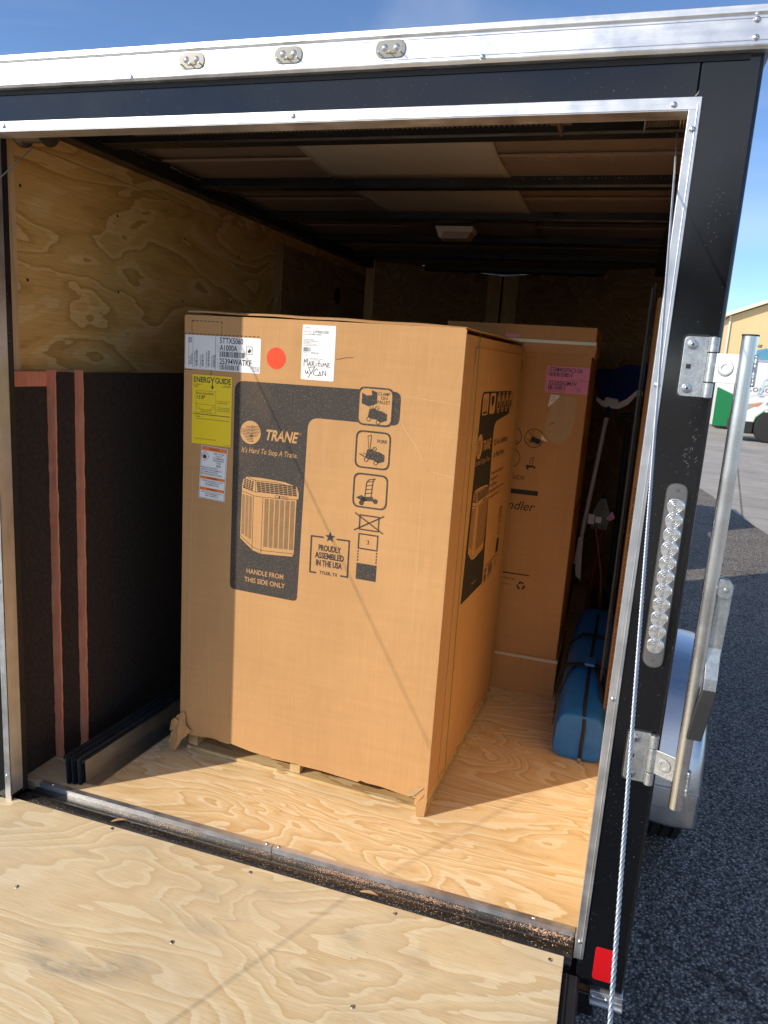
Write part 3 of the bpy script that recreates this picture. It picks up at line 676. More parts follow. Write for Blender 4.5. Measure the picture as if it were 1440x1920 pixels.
# hinges and lock bar
def hinge_part(z0, z1):
    q = MB(); H = z1 - z0; zc = (z0 + z1) / 2
    pts = Print.rpts([(1.491, z0), (1.536, z0), (1.536, z1), (1.491, z1)], [.010, .001, .001, .010]); q.prism(pts, 'y', -.0045, 0)
    h = q.build('hinge', 'zinc', T, .0008)
    for a, b in ((z0, z0 + H * .245), (z1 - H * .245, z1)):
        q = MB(); q.tube([(1.5455, -.0075, a), (1.5455, -.0075, b)], .0098, 24); q.box(1.534, 1.5455, -.0045, -.0, a, b); q.build('barrel', 'zinc', h, .0006, True)
    q = MB(); a, b = z0 + H * .262, z1 - H * .262; q.tube([(1.5455, -.0075, a), (1.5455, -.0075, b)], .0094, 24); q.build('knuckle', 'zinc', h, .0006, True)
    q = MB(); q.tube([(1.5455, -.0075, z0 - .0015), (1.5455, -.0075, z1 + .0015)], .0042, 12); q.build('pin', 'steel', h, 0, True)
    q = MB(); q.prism([(1.552, -.013), (1.592, -.034), (1.592, -.0305), (1.552, -.0095)], 'z', a, b); q.build('strap_plate', 'zinc', h, .0006)
    Tm = Matrix.Translation((1.571, -.0235, zc)) @ Matrix.Rotation(math.atan2(-.021, .040), 4, 'Z')
    q = MB(); q.lathe([(.0155, -.0001), (.0145, -.0024), (.010, -.0034), (.0072, -.0030), (.0066, -.0010), (.0001, -.0010)], (0, 0, 0), 'y', 28, Tm); q.build('dimple', 'zinc', h, 0, True)
    for zz in (z0 + H * .135, z1 - H * .135):
        q = MB(); q.lathe([(.0001, -.0112), (.0035, -.0110), (.0038, -.0095), (.0082, -.0085), (.0098, -.0045)], (1.507, 0, zz), 'y', 24); q.build('bolt', 'screw', h, 0, True)
        q = MB(); q.prism([(1.507 + .0026 * math.cos(t * PI / 3), zz + .0026 * math.sin(t * PI / 3)) for t in range(6)], 'y', -.0118, -.0111); q.build('bolt_socket', 'seal', h)
    q = MB(); q.prism(Print.rpts([(1.500, zc - .0045), (1.509, zc - .0045), (1.509, zc + .0045), (1.500, zc + .0045)], .001), 'y', -.0050, -.0045); q.build('square_hole', 'seal', h)
    q = MB(); q.prism(Print.rpts([(1.4875, z0 - .003), (1.537, z0 - .003), (1.537, z1 + .004), (1.4875, z1 + .004)], [.012, .001, .001, .012]), 'y', -.0012, 0); q.build('sealant', 'seal', h)
    return h
hinge_part(1.366, 1.484); hinge_part(.512, .630)
BX, BY = 1.6035, -.046
q = MB(); q.tube([(BX, BY, .492), (BX, BY, 1.487)], .0146, 32); bar = q.build('lock_bar', 'tube', T, 0, True)
q = MB(); q.tube([(BX, BY, 1.487), (BX, BY, 1.490)], .0158, 24); q.build('end_cap', 'seal', bar)
for z0, z1 in ((1.394, 1.452), (.524, .582)):
    q = MB(); q.prism([(BX - .0125, BY + .013), (BX + .013, BY + .018), (BX + .0215, BY + .004), (BX + .0185, BY - .003), (BX + .0165, BY + .001), (BX + .011, BY + .0125)], 'z', z0, z1); q.build('bar_saddle', 'zinc', bar, .0008)
    q = MB(); pts = []; rr = []
    r1 = random.Random(int(z0 * 100))
    for i in range(26): pts.append((BX + .0155 + r1.uniform(-.0006, .0006), BY - .0055 + r1.uniform(-.0006, .0006), z0 + (z1 - z0) * i / 25)); rr.append(.0034 + r1.uniform(-.0008, .0008))
    q.tube(pts, rr, 8); q.build('weld_bead', 'zinc', bar, 0, 'all')
# handle bracket, strap and grip
q = MB(); q.prism(Print.rpts([(BX + .013, .975), (BX + .036, .968), (BX + .043, .985), (BX + .038, 1.008), (BX + .013, 1.012)], .008), 'y', BY - .006, BY - .001); q.build('handle_bracket', 'zinc', bar, .0008)
q = MB(); q.prism(Print.rpts([(BX + .013, .975), (BX + .036, .968), (BX + .043, .985), (BX + .038, 1.008), (BX + .013, 1.012)], .008), 'y', BY + .010, BY + .014); q.build('handle_bracket', 'zinc', bar, .0008)
q = MB(); q.lathe([(.0001, BY - .0095), (.004, BY - .009), (.005, BY - .006)], (BX + .029, 0, .989), 'y', 16); q.build('rivet', 'zinc', bar, 0, True)
hs = MB()
P_ = [(.030, 1.000, .004), (.0345, .86, .004), (.030, .845, .005), (.021, .80, .022), (.0205, .775, .026)]   # (x off, z, y off)
pp = [Vector((BX + .030, BY + .004, 1.000)), Vector((BX + .0265, BY + .004, .862)), Vector((BX + .0255, BY + .001, .848)), Vector((BX + .0265, BY - .013, .800)), Vector((BX + .0265, BY - .0155, .772))]
ww = [.0135, .0135, .0135, .0125, .012]; ra = []
for p, w in zip(pp, ww): ra.append([hs.b.verts.new(p + Vector(dv)) for dv in ((-w, -.0025, 0), (w, -.0025, 0), (w, .0025, 0), (-w, .0025, 0))])
for A, B in zip(ra, ra[1:]):
    for j in range(4): hs.b.faces.new((A[j], A[(j + 1) % 4], B[(j + 1) % 4], B[j]))
hs.b.faces.new(ra[0]); hs.b.faces.new(ra[-1][::-1]); hd = hs.build('handle', 'zinc', bar, .0008)
q = MB(); a = pp[-1]; 
tp = [a + Vector((0, .0, .004)), a + Vector((-.004, -.004, -.02)), a + Vector((-.016, -.010, -.104))]; ra = []
for p, w in zip(tp, (.0135, .0155, .0145)): ra.append([q.b.verts.new(p + Vector(dv)) for dv in ((-w, -.006, 0), (w, -.006, .0), (w, .006, 0), (-w, .006, 0))])
for A, B in zip(ra, ra[1:]):
    for j in range(4): q.b.faces.new((A[j], A[(j + 1) % 4], B[(j + 1) % 4], B[j]))
q.b.faces.new(ra[0]); q.b.faces.new(ra[-1][::-1]); q.build('rubber_grip', 'seal', hd, .002)
# fender and wheel
CY, CZ = 1.40, -.08
def fender(xa, xb):
    prof = [(.905, -.135), (.915, .05), (.955, .17), (1.04, .285), (1.16, .365), (1.30, .395), (1.50, .395), (1.64, .365), (1.76, .285), (1.845, .17), (1.885, .05), (1.895, -.135)]
    q = MB(); sec = [(0, 0), (.86, 0), (.95, -.012), (.985, -.03), (1, -.055)]
    R2 = []
    c = Vector((CY, .0))
    for y, z in prof:
        p = Vector((y, z)); row = []
        d = Vector((y - CY, max(z, 0) - (-.0))); d.normalize()
        for f, o in sec: row.append(q.b.verts.new((xa + (xb - xa) * f, y + d.x * o, z + d.y * o)))
        R2.append(row)
    for A, B in zip(R2, R2[1:]):
        for j in range(len(sec) - 1): q.b.faces.new((A[j], A[j + 1], B[j + 1], B[j]))
    f = q.build('fender', 'fender', T, 0, False, solid=.004)
    md = f.modifiers.new('sub', 'SUBSURF'); md.levels = 2; md.render_levels = 2
    for p in f.data.polygons: p.use_smooth = True
    q = MB(); q.box(min(xa, xb) + .004, max(xa, xb) - .012, .897, .903, .012, .016); q.build('fender_crease', 'fender', T, .001)
def wheel(xc):
    w = bpy.data.objects.new('wheel', None); COL.objects.link(w); w.parent = T; w.location = (xc, CY, CZ)
    q = MB(); prof = [(.195, -.095), (.26, -.105), (.315, -.098), (.330, -.085)]
    for i in range(5):
        x = -.075 + i * .0375; prof += [(.338, x - .013), (.338, x + .010), (.329, x + .012), (.329, x + .022)]
    prof = [p for p in prof if p[1] < .085] + [(.330, .085), (.315, .098), (.26, .105), (.195, .095)]
    q.lathe(prof, (0, 0, 0), 'x', 56); q.build('tyre', 'tyre', w, 0, True)
    q = MB(); q.lathe([(.195, -.09), (.185, -.06), (.05, -.03), (.05, .03), (.12, .04), (.185, .06), (.195, .09)], (0, 0, 0), 'x', 36); q.build('rim', 'aluv', w, 0, True)
fender(XR, 1.812); fender(XL, XL - .25); wheel(1.705); wheel(XL - .12)
q = MB(); q.box(XL - .1, 1.66, CY - .03, CY + .03, CZ - .03, CZ + .03).box(XR - .10, XR - .06, CY - .3, CY + .3, -.2, -.13).box(XL + .06, XL + .10, CY - .3, CY + .3, -.2, -.13); q.build('axle', 'blackm', T)
for y in (.45, .86, .99):
    q = MB(); q.lathe([(.006, 0), (.005, .003), (.0001, .004)], (XR, y, 1.25 if y > .9 else 1.7), 'x', 10); q.build('side_screw', 'screw', T, 0, True)
q = MB(); q.box(AX - .04, AX + .04, AY, AY + 1.1, -.12, -.04).box(AX - .03, AX + .03, AY + .5, AY + .56, GZ + .03, -.02).box(AX - .1, AX + .1, AY + .45, AY + .6, GZ + .002, GZ + .03); q.build('tongue', 'blackm', T, .004)
# sawdust and chips on the sill
q = MB(); r1 = random.Random(21)
for i in range(9000):
    u = r1.betavariate(2.6, 1.6); x = -.22 + 1.655 * u; y = r1.gauss(.094, .006) if r1.random() < .80 else r1.uniform(.03, .10)
    if (math.sin(x * 9.1) + math.sin(x * 23.7 + 1) * .7 + .5 * math.sin(x * 61)) < r1.uniform(-1.6, 1.4) and x < 1.36: continue
    if x > 1.435 or y < .022 or y > .1035: continue
    z = max(-.0115, -.036 + math.sqrt(max(.034 ** 2 - (y - .048) ** 2, 0)) + .0003)
    s_ = r1.uniform(.0005, .0016) * (1 + (x > 1.3) * .5); a = r1.uniform(0, PI); c_, sn = math.cos(a) * s_, math.sin(a) * s_
    q.face([(x - c_, y - sn, z), (x + sn, y - c_ * .6, z + r1.uniform(0, .0016)), (x + c_, y + sn, z + r1.uniform(0, .0008))])
o = q.build('sawdust', 'dust'); o['kind'] = 'stuff'
def chip(x, y, z, L_, a, label):
    q = MB(); n = 8; top = []; bt = []
    for i in range(n + 1):
        t = i / n; w = .006 * math.sin(PI * (t * .9 + .05)); top.append((L_ * (t - .5), w, .004 * math.sin(PI * t))); bt.append((L_ * (t - .5), -w * .4, .004 * math.sin(PI * t)))
    q.face(top + bt[::-1]); o = q.build('wood_chip', 'chip', None, solid=.0012); o.location = (x, y, z); o.rotation_euler = (.2, 0, a); return tag(o, label, 'wood chip')
chip(.905, .035, .0035, .05, .1, 'curved wood chip on the black hinge tube near the middle of the sill')
chip(.115, .040, .0035, .045, .6, 'slim wood chip on the black hinge tube toward the left of the sill')

# ================================================================== CARTON ON PALLET
BW, BD, Z0, Z1 = .9156, .935, .060, 1.4973; TH = -.0447
C1 = thing('appliance_carton', 'tall brown cardboard carton with dark printed panel and an orange dot on its sunlit front', 'carton', (.0432, .4722, 0), TH)
jag = [(0, .070), (.02, .064), (.09, .067), (.145, .079), (.155, .070), (.197, .067), (.204, .072), (.285, .062), (.36, .060), (.365, .057), (.46, .062), (.47, .059), (.55, .061), (.64, .0575), (.68, .056), (.69, .064), (.71, .061), (.76, .062), (.82, .056), (.885, .053), (.893, .062), (BW, .064)]
m = MB()
pts = [(u, z) for u, z in jag] + [(BW, Z1 - .004), (BW - .004, Z1), (.3, Z1 + .001), (0.004, Z1), (0, Z1 - .004)]
m.prism(pts, 'y', 0, .006)
m.box(BW - .006, BW, .0061, BD, .068, Z1 - .014)
m.box(0, .006, .0061, BD, .068, Z1 - .006); m.box(.006, BW - .006, BD - .006, BD, .065, Z1)
m.build('carton_shell', 'card', C1, .0012)
# top flaps: front flap bulges up behind the front wall
m = MB(); n = 24; rows = []
for y, dz in ((.012, .010), (.03, .0135), (.2, .012), (.46, .004)):
    rows.append([m.b.verts.new((.004 + (BW - .010) * i / n, y, Z1 + dz - .010 * (i / n) ** 2 * (y < .3) + .001 * math.sin(i))) for i in range(n + 1)])
for A, B in zip(rows, rows[1:]):
    for i in range(n): m.b.faces.new((A[i], A[i + 1], B[i + 1], B[i]))
m.build('top_flap', 'card', C1, 0, solid=.005)
m = MB(); m.box(.006, BW - .006, .47, BD - .001, Z1 - .001, Z1 + .004); m.build('top_flap', 'card', C1, .001)
m = MB(); m.box(.01, BW - .01, .008, BD - .01, Z1 - .02, Z1 - .015); m.build('inner_flap', 'card2', C1)
# base corner flap, wavy torn liner, torn left corner
m = MB(); m.face([(BW - .030, -.001, .062), (BW - .034, -.004, .040), (BW - .028, -.009, .0), (BW - .004, -.004, .004), (BW + .0005, .004, .03), (BW + .0005, .006, .075), (BW - .012, .0, .075)]); m.build('torn_corner', 'card', C1, 0, solid=.004)
m = MB(); pr = None
for i in range(17):
    t = i / 16; u = BW - .055 + .03 * t + .001; z = .058 + .036 * t; p = (u, -.0026 - .0016 * math.sin(i * PI), z); a = .0022 * (1 if i % 2 else -1)
    cur = [m.b.verts.new((u - .010, -.0030 + a, z - .002)), m.b.verts.new((u + .010, -.0030 - a * .4, z + .004))]
    if pr: m.b.faces.new((pr[0], pr[1], cur[1], cur[0]))
    pr = cur
m.build('torn_flutes', 'kraft', C1, 0, solid=.001)
def crumple(name, poly, seed, parent, mt, amp=.004, cuts=3, th=.003):
    q = MB(); q.face(poly); bmesh.ops.triangulate(q.b, faces=q.b.faces[:]); bmesh.ops.subdivide_edges(q.b, edges=q.b.edges[:], cuts=cuts, use_grid_fill=True); rr = random.Random(seed)
    for v in q.b.verts: v.co += Vector([rr.uniform(-amp, amp) for _ in range(3)])
    return q.build(name, mt, parent, 0, False, solid=th)
crumple('torn_corner', [(.022, -.006, .150), (.030, -.010, .108), (.050, -.008, .085), (.030, -.018, .060), (.012, -.045, .022), (-.022, -.032, .012), (-.030, -.022, .045), (-.012, -.012, .085), (-.018, -.004, .115), (.004, -.004, .14)], 4, C1, 'card', .003)
crumple('torn_corner', [(-.030, -.010, .10), (-.012, -.014, .125), (.006, -.008, .105), (-.010, -.012, .075), (-.032, -.012, .070)], 8, C1, 'card', .002, 2)
# side tuck: recessed look with folded outer flap, slits, straps
m = MB(); m.box(BW, BW + .003, .115, .90, .075, Z1 - .045); m.build('side_flap', 'card', C1, .001)
m = MB(); m.box(BW + .003, BW + .0036, .1148, .1165, 1.40, 1.452).box(BW + .003, BW + .0036, .115, .14, 1.4503, 1.452).box(BW + .003, BW + .0036, .884, .886, 1.385, 1.435); m.build('slit', 'print2', C1)
for u0, u1 in ((.148, .192), (.868, .872)):
    m = MB(); m.prism([(u0, Z1 + .012), (u0 + .0035, Z1 + .012), (u1 + .0035, .06), (u1, .06)], 'x', BW + .0032, BW + .0042); m.build('green_strap', 'greenst', C1)
# ---- front artwork
FN = dict(O=(0, 0, 0), U=(1, 0, 0), V=(0, 0, 1), Nn=(0, -1, 0))
p = Print(**FN, off=.0005)
p.poly(Print.rpts([(.188, .642 - .014), (.4345, .626), (.446, 1.213), (.738, 1.213), (.738, 1.3105), (.188, 1.3055)], [.018, .016, .036, .022, .022, .034]))
p.build('printed_panel', 'print', C1)
p = Print(**FN, off=.0009)
p.circ((.249, 1.1485), .0365, 40)
p.text('TRANE', .305, 1.131, .033, .112, .28, .028); p.ring((.4225, 1.160), .0035, .0008, 12)
p.text("It's Hard To Stop A Trane.", .219, 1.0845, .0175, .196, .25, .004)
p.text('HANDLE FROM', .3165, .6905, .0165, .134, 0, .012, align='c'); p.text('THIS SIDE ONLY', .3165, .6615, .0165, .148, 0, .012, align='c')
p.build('panel_lettering', 'card', C1)
p = Print(**FN, off=.0012)
for i in range(11):                                             # stripes across the round emblem
    y = 1.168 - i * .0046; x0, x1 = (.2135 + (i < 2) * .018, .247) if i < 6 else (.222 + (i - 6) * .004, .256 + (i - 6) * .001)
    p.poly([(x0 - .002 + i * .0003, y), (x1 + .002, y - .0003), (x1, y - .0024), (x0, y - .0013)])
    if i < 8: x0, x1 = .250 - (i > 5) * .002, .284 - max(0, i - 4) * .004; p.poly([(x0, y + .002), (x1, y + .0017), (x1, y + .0006), (x0 - .001, y - .0004)])
p.build('emblem_stripes', 'print', C1)
# drawing of the outdoor unit
def unit(O, U, V, Nn, x0, z0, w, h, parent):
    X = lambda a: x0 + w * a
    Y = lambda b: z0 + h * b
    A = Print(O, U, V, Nn, .0009)
    A.poly([(X(.01), Y(.87)), (X(.03), Y(.955)), (X(.10), Y(.995)), (X(.35), Y(1.0)), (X(.75), Y(.985)), (X(.96), Y(.945)), (X(1), Y(.86)), (X(.995), Y(.79)), (X(.965), Y(.775)), (X(.955), Y(.07)), (X(.93), Y(.03)), (X(.38), Y(0)), (X(.23), Y(.03)), (X(.0), Y(.17)), (X(.0), Y(.24)), (X(.01), Y(.80))])
    A.build('unit_drawing', 'card', parent)
    B = Print(O, U, V, Nn, .0012)
    q = lambda a, b: (X(a), Y(b))
    # top grille: left bay, corner, front bay
    for r in range(6):
        for c_ in range(4):
            t = c_ / 4; a0 = .03 + .18 * t + .0; yb = .842 - .03 * t + r * .0225; yt = yb + .0165
            B.poly([q(a0 + r * .004, yb), q(a0 + .037 + r * .003, yb - .006), q(a0 + .037 + r * .003, yt - .006), q(a0 + r * .004, yt)])
    for r in range(6):
        for c_ in range(9):
            t = c_ / 9; a0 = .285 + .69 * t - r * .004; yb = .812 + .012 * t + r * .0225; B.poly([q(a0, yb), q(a0 + .067, yb + .001), q(a0 + .067, yb + .0175), q(a0, yb + .0165)])
    # rails
    for pts in (((.0, .80), (.23, .755), (.40, .752), (.995, .782)), ((.01, .865), (.24, .81), (.29, .805)), ((.25, .97), (.25, .80)), ((.0, .205), (.23, .075), (.38, .045), (.955, .072)), ((.22, .75), (.22, .04)), ((.385, .745), (.38, .0)), ((.10, .99), (.24, .955), (.6, .965), (.95, .93))):
        B.pline([q(*p_) for p_ in pts], w * .007)
    for c_ in range(3):
        for r in range(44):
            yy = .765 - .025 * (c_ + .5) / 3 - r * .0122 - (r / 44) * .04 * (c_ / 3); a0 = .018 + c_ * .064; B.poly([q(a0, yy), q(a0 + .052, yy - .009), q(a0 + .052, yy - .0145), q(a0, yy - .0055)])
    for c_ in range(6):
        for r in range(46):
            yy = .735 + c_ * .0035 - r * .0139; a0 = .42 + c_ * .090; B.poly([q(a0, yy), q(a0 + .071, yy + .002), q(a0 + .071, yy - .0048), q(a0, yy - .0068)])
    B.rframe(X(.60), Y(.765), X(.82), Y(.80), h * .008, w * .006); B.circ(q(.67, .783), w * .016, 12); B.text('TRANE', X(.70), Y(.777), h * .012, w * .09)
    B.build('unit_line_work', 'print2', parent)
unit((0, 0, 0), (1, 0, 0), (0, 0, 1), (0, -1, 0), .222, .763, .204, .246, C1)
# handling pictograms
p = Print(**FN, off=.0008); p.rrect(.607, 1.206, .714, 1.3185, .02); p.build('pictogram_ground', 'card', C1)
w = .0048
def forklift(p, x, z, s_, clamp=False):
    P2 = lambda a, b: (x + a * s_, z + b * s_)
    p.poly([P2(.30, .18), P2(.34, .42), P2(.52, .46), P2(.56, .40), P2(.78, .38), P2(.95, .30), P2(.95, .10), P2(.74, .02), P2(.60, .10), P2(.40, .12)])
    p.pline([P2(.40, .42), P2(.34, .86 if not clamp else .52)], .012 * s_); p.pline([P2(.44, .42), P2(.46, .9 if not clamp else .55)], .02 * s_)
    if not clamp:
        p.pline([P2(.34, .86), P2(.46, .9)], .02 * s_); p.poly([P2(.06, .26), P2(.30, .16), P2(.30, .20), P2(.10, .28)]); p.pline([P2(.20, .30), P2(.34, .27)], .02 * s_)
    else:
        p.poly([P2(.06, .58), P2(.30, .50), P2(.58, .60), P2(.58, .96), P2(.38, 1.02), P2(.40, .86), P2(.22, .84), P2(.06, .92)])
    p.ring(P2(.60, .47), .07 * s_, .016 * s_, 14); p.line(P2(.55, .5), P2(.66, .44), .014 * s_)
    for a, b in ((.33, .10), (.66, .02)): p.ring(P2(a, b), .075 * s_, .022 * s_, 16); 
p = Print(**FN, off=.0012); p.rframe(.6055, 1.2065, .7165, 1.3185, .022, w); forklift(p, .612, 1.216, .092, True)
p.text('CLAMP', .6865, 1.2965, .0095, .037, 0, .006, align='c'); p.text('ON', .687, 1.2845, .0095, None, 0, .006, align='c'); p.text('PALLET', .6865, 1.2725, .0095, .039, 0, .006, align='c')
p.build('clamp_pictogram', 'print', C1); p = Print(**FN, off=.0008); p.rframe(.6055, 1.079, .7165, 1.191, .022, w); forklift(p, .612, 1.096, .092)
p.text('FORK', .690, 1.1585, .010, .031, 0, .006, align='c')
def handtruck(p, x, z, s_):
    P2 = lambda a, b: (x + a * s_, z + b * s_)
    p.pline([P2(.33, .30), P2(.36, .75), P2(.42, .86), P2(.66, .92)], .03 * s_); p.pline([P2(.54, .30), P2(.58, .80), P2(.62, .90)], .03 * s_)
    for b in (.42, .55, .68, .80): p.line(P2(.34 + b * .02, b - .02), P2(.58 + b * .02, b + .03), .022 * s_)
    p.poly([P2(.02, .24), P2(.30, .12), P2(.42, .18), P2(.22, .34)]); p.poly([P2(.18, .14), P2(.22, .28), P2(.60, .32), P2(.66, .18)])
    for a, b in ((.22, .08), (.70, .18)): p.circ(P2(a, b), .085 * s_, 16)
p.build('fork_pictogram', 'print', C1); p = Print(**FN, off=.0008); p.rframe(.6055, .9585, .7165, 1.064, .022, w)
handtruck(p, .615, .966, .092)
p.build('hand_truck_pictogram', 'print', C1); p = Print(**FN, off=.0008)
p.rframe(.6315, .890, .697, .938, .0008, .004); p.line((.617, .941), (.711, .887), .004); p.line((.617, .887), (.711, .941), .004)
p.rframe(.632, .8305, .697, .880, .0008, .004); p.text('3', .6645, .848, .014, None, 0, .004, align='c')
for x in (.634, .6945):
    for i in range(4): p.line((x, .8265 - i * .0095), (x, .8205 - i * .0095), .0036)
p.rect(.6315, .735, .697, .786)
p.build('stacking_pictogram', 'print', C1); p = Print(**FN, off=.0008)
# assembled badge
wb = .0048
p.line((.4755, .848), (.517, .849), wb); p.line((.561, .849), (.6035, .85), wb); p.line((.4755, .850), (.4755, .732), wb); p.line((.6035, .852), (.6035, .734), wb); p.line((.4735, .732), (.4975, .732), wb); p.line((.5795, .735), (.6055, .735), wb)
p.poly([(.539 + (.018 if i % 2 == 0 else .0075) * math.sin(i * PI / 5), .852 + (.018 if i % 2 == 0 else .0075) * math.cos(i * PI / 5)) for i in range(10)])
p.text('PROUDLY', .5395, .806, .019, .076, 0, .03, align='c'); p.text('ASSEMBLED', .5395, .7815, .019, .098, 0, .03, align='c'); p.text('IN THE USA', .5395, .757, .019, .088, 0, .03, align='c'); p.text('TYLER, TX', .5395, .7305, .0105, .062, 0, .012, align='c')
p.build('assembly_badge', 'print', C1); p = Print(**FN, off=.0004)
# dashed label position
def dash(p, a, b, w, d=.0095, g_=.005):
    a, b = Vector(a), Vector(b); L_ = (b - a).length; u = (b - a) / L_; t = 0
    while t < L_: p.line(tuple(a + u * t), tuple(a + u * min(t + d, L_)), w); t += d + g_
dash(p, (.028, 1.480), (.137, 1.480), .0022); dash(p, (.028, 1.480), (.028, 1.436), .0022, .008); dash(p, (.137, 1.480), (.137, 1.436), .0022, .008); dash(p, (.0, 1.4395), (.27, 1.4415), .0024); p.line((.101, 1.330), (.101, 1.31), .0024); p.line((-.0, 1.328), (.03, 1.328), .0022)
p.build('label_outline', 'print', C1)
p = Print(**FN, off=.001)
prev = (.527, 1.391)
for i in range(1, 9): cur = (.527 + i * .0071, 1.391 - .001 * math.sin(i) + .0011 * i); p.line(prev, cur, .0011); prev = cur
p.build('pen_stroke', 'ink', C1)
# ---- stickers
def sticker(name, u0, v0, u1, v1, mt, r=.003, off=.0007, rot=0, parent=C1, F=FN):
    p = Print(F['O'], F['U'], F['V'], F['Nn'], off); c = ((u0 + u1) / 2, (v0 + v1) / 2)
    pts = Print.rpts([(u0, v0), (u1, v0), (u1, v1), (u0, v1)], r); ca, sa = math.cos(rot), math.sin(rot)
    p.poly([(c[0] + (a - c[0]) * ca - (b - c[1]) * sa, c[1] + (a - c[0]) * sa + (b - c[1]) * ca) for a, b in pts]); return p.build(name, mt, parent)
a = sticker('shipping_label', .004, 1.331, .276, 1.4365, 'white', .004); a['label'] = 'long white barcode label'
p = Print(**FN, off=.0011)
p.text('5TTX5060', .131, 1.416, .0175, .083, 0, .014); p.text('A1000A', .131, 1.394, .0175, .063, 0, .014); p.bars(.131, 1.374, .221, 1.391, 24, True, 3)
p.text('25394WATKF', .131, 1.352, .0185, .114, 0, .014); p.bars(.131, 1.335, .201, 1.350, 19, True, 4)
p.rframe(.226, 1.387, .247, 1.411, .001, .0012); p.poly([(.231, 1.393), (.236, 1.391), (.242, 1.395), (.243, 1.403), (.239, 1.400), (.2385, 1.406), (.234, 1.400), (.231, 1.399)])
p.rect(.1155, 1.333, .1168, 1.4345); p.rect(.0168, 1.338, .0176, 1.434); p.rect(.0325, 1.336, .0333, 1.432)
p.rframe(.018, 1.413, .028, 1.428, .0005, .0012); p.rect(.021, 1.414, .022, 1.427); p.rect(.024, 1.414, .025, 1.427)
p.text('SPLIT', .0255, 1.345, .0055, .025, 0, .01, PI / 2); p.text('COOLING', .0315, 1.345, .0055, .034, 0, .01, PI / 2)
for x, n_, tx in ((.045, 1, '2TTX5060A1000A'), (.067, 0, '25394WATKF'), (.089, 1, '5TTX5060A1000A'), (.109, 0, '25394WATKF')):
    p.text(tx, x - .0035, 1.337, .0042, .050 if n_ else .038, 0, .004, PI / 2); p.bars(x - .001, 1.341, x + .006, 1.391 if n_ else 1.378, 26, False, int(x * 1000))
p.text('Model Number / No.', .1255, 1.388, .0025, .028, 0, 0, PI / 2); p.text('Serial Number / No.', .1255, 1.340, .0025, .028, 0, 0, PI / 2)
for i, t in enumerate(('FOR 208/230 V 1 PH', 'FACTORY CHARGED', 'TYLER, TX 75707', 'MADE IN USA')): p.text(t, .2735, 1.3485 - i * .0042, .0026, .036 - i * .004, 0, .004, align='r')
p.build('label_print', 'ink', a)
a = sticker('energy_label', .033, 1.0945, .179, 1.3145, 'yellow', .001, .0016); a['label'] = 'yellow efficiency label'
p = Print(**FN, off=.0020)
p.text('NERG', .049, 1.291, .0175, .050, 0, .02); p.text('GUIDE', .1175, 1.291, .0175, .057, 0, .02); p.line((.1005, 1.3095), (.1078, 1.298), .0032); p.line((.1151, 1.3095), (.1078, 1.298), .0032); p.text('E', .0385, 1.291, .0175, .008, 0, .01)
p.rect(.1065, 1.278, .1090, 1.300); p.poly([(.1015, 1.2805), (.114, 1.2805), (.1078, 1.271)])
p.rframe(.047, 1.195, .121, 1.265, .0006, .0006)
p.text('Efficiency Rating (SEER2)*', .049, 1.254, .0058, .066, 0, .004); p.text('13.8*', .052, 1.2385, .0125, .030, 0, .008)
p.line((.051, 1.222), (.116, 1.2215), .0008); p.line((.051, 1.219), (.051, 1.227), .0008); p.line((.116, 1.219), (.116, 1.225), .0008)
p.text('13.4', .051, 1.212, .0032, .008); p.text('19.0', .108, 1.213, .0032, .008); p.text('Least Efficient', .051, 1.207, .0025, .017); p.text('Most Efficient', .100, 1.208, .0025, .016)
p.text('Range of Similar Models', .066, 1.2035, .003, .040); p.text('Split System Central AC', .066, 1.1985, .003, .040)
p.text('For energy cost info, visit', .124, 1.235, .0032, .050); p.text('productinfo.energy.gov', .124, 1.229, .0032, .042, 0, .01)
for i, t in enumerate(('*Your air conditioner efficiency', 'rating is better depending on', 'the coil your contractor installs')): p.text(t, .126, 1.2145 - i * .0052, .0032, .048)
p.poly([(.037, 1.1915), (.175, 1.1905), (.175, 1.1885), (.037, 1.1895)])
p.text('Notice', .048, 1.181, .0046, .017, 0, .008); p.text('Federal law allows this unit to be installed in all US states and territories.', .048, 1.1745, .0032, .124, 0, .004)
p.text('Central Air Conditioner', .038, 1.283, .003, .030); p.text('Cooling Only', .038, 1.279, .003, .018); p.text('Split System', .038, 1.275, .003, .018)
p.text('Brand: TRANE', .173, 1.284, .003, .022, align='r'); p.text('Model: 5TTX5060A1000A', .173, 1.280, .003, .030, align='r')
p.text('Energy Efficiency Ratio (EER2): 10.6', .048, 1.110, .0032, .075); p.text('U.S. Government', .175, 1.098, .0025, .020, align='r')
p.build('label_print', 'ink', a)
WR = .038
a = sticker('warning_label', .066, .9165, .164, 1.0895, 'white', .001, .0007, -.045); a['label'] = 'white and orange flammable refrigerant warning label'
ca, sa = math.cos(-.045), math.sin(-.045); cw = (.115, 1.003)
FW_ = dict(O=(cw[0], 0, cw[1]), U=(ca, 0, sa), V=(-sa, 0, ca), Nn=(0, -1, 0))
for zb_, zt_ in ((.071, .0835), (-.022, -.0125), (-.059, -.0495)): Print(**FW_, off=.0010).rect(-.0455, zb_, .0455, zt_).build('label_band', 'orange', a)
p = Print(**FW_, off=.0013); p.rframe(-.0465, -.0845, .0465, .0845, .0008, .0008)
p.text('WARNING', .0, .0745, .006, .036, 0, .008, align='c'); p.text('AVERTISSEMENT', .0, -.0195, .005, .042, 0, .008, align='c'); p.text('ADVERTENCIA', .0, -.0565, .005, .036, 0, .008, align='c')
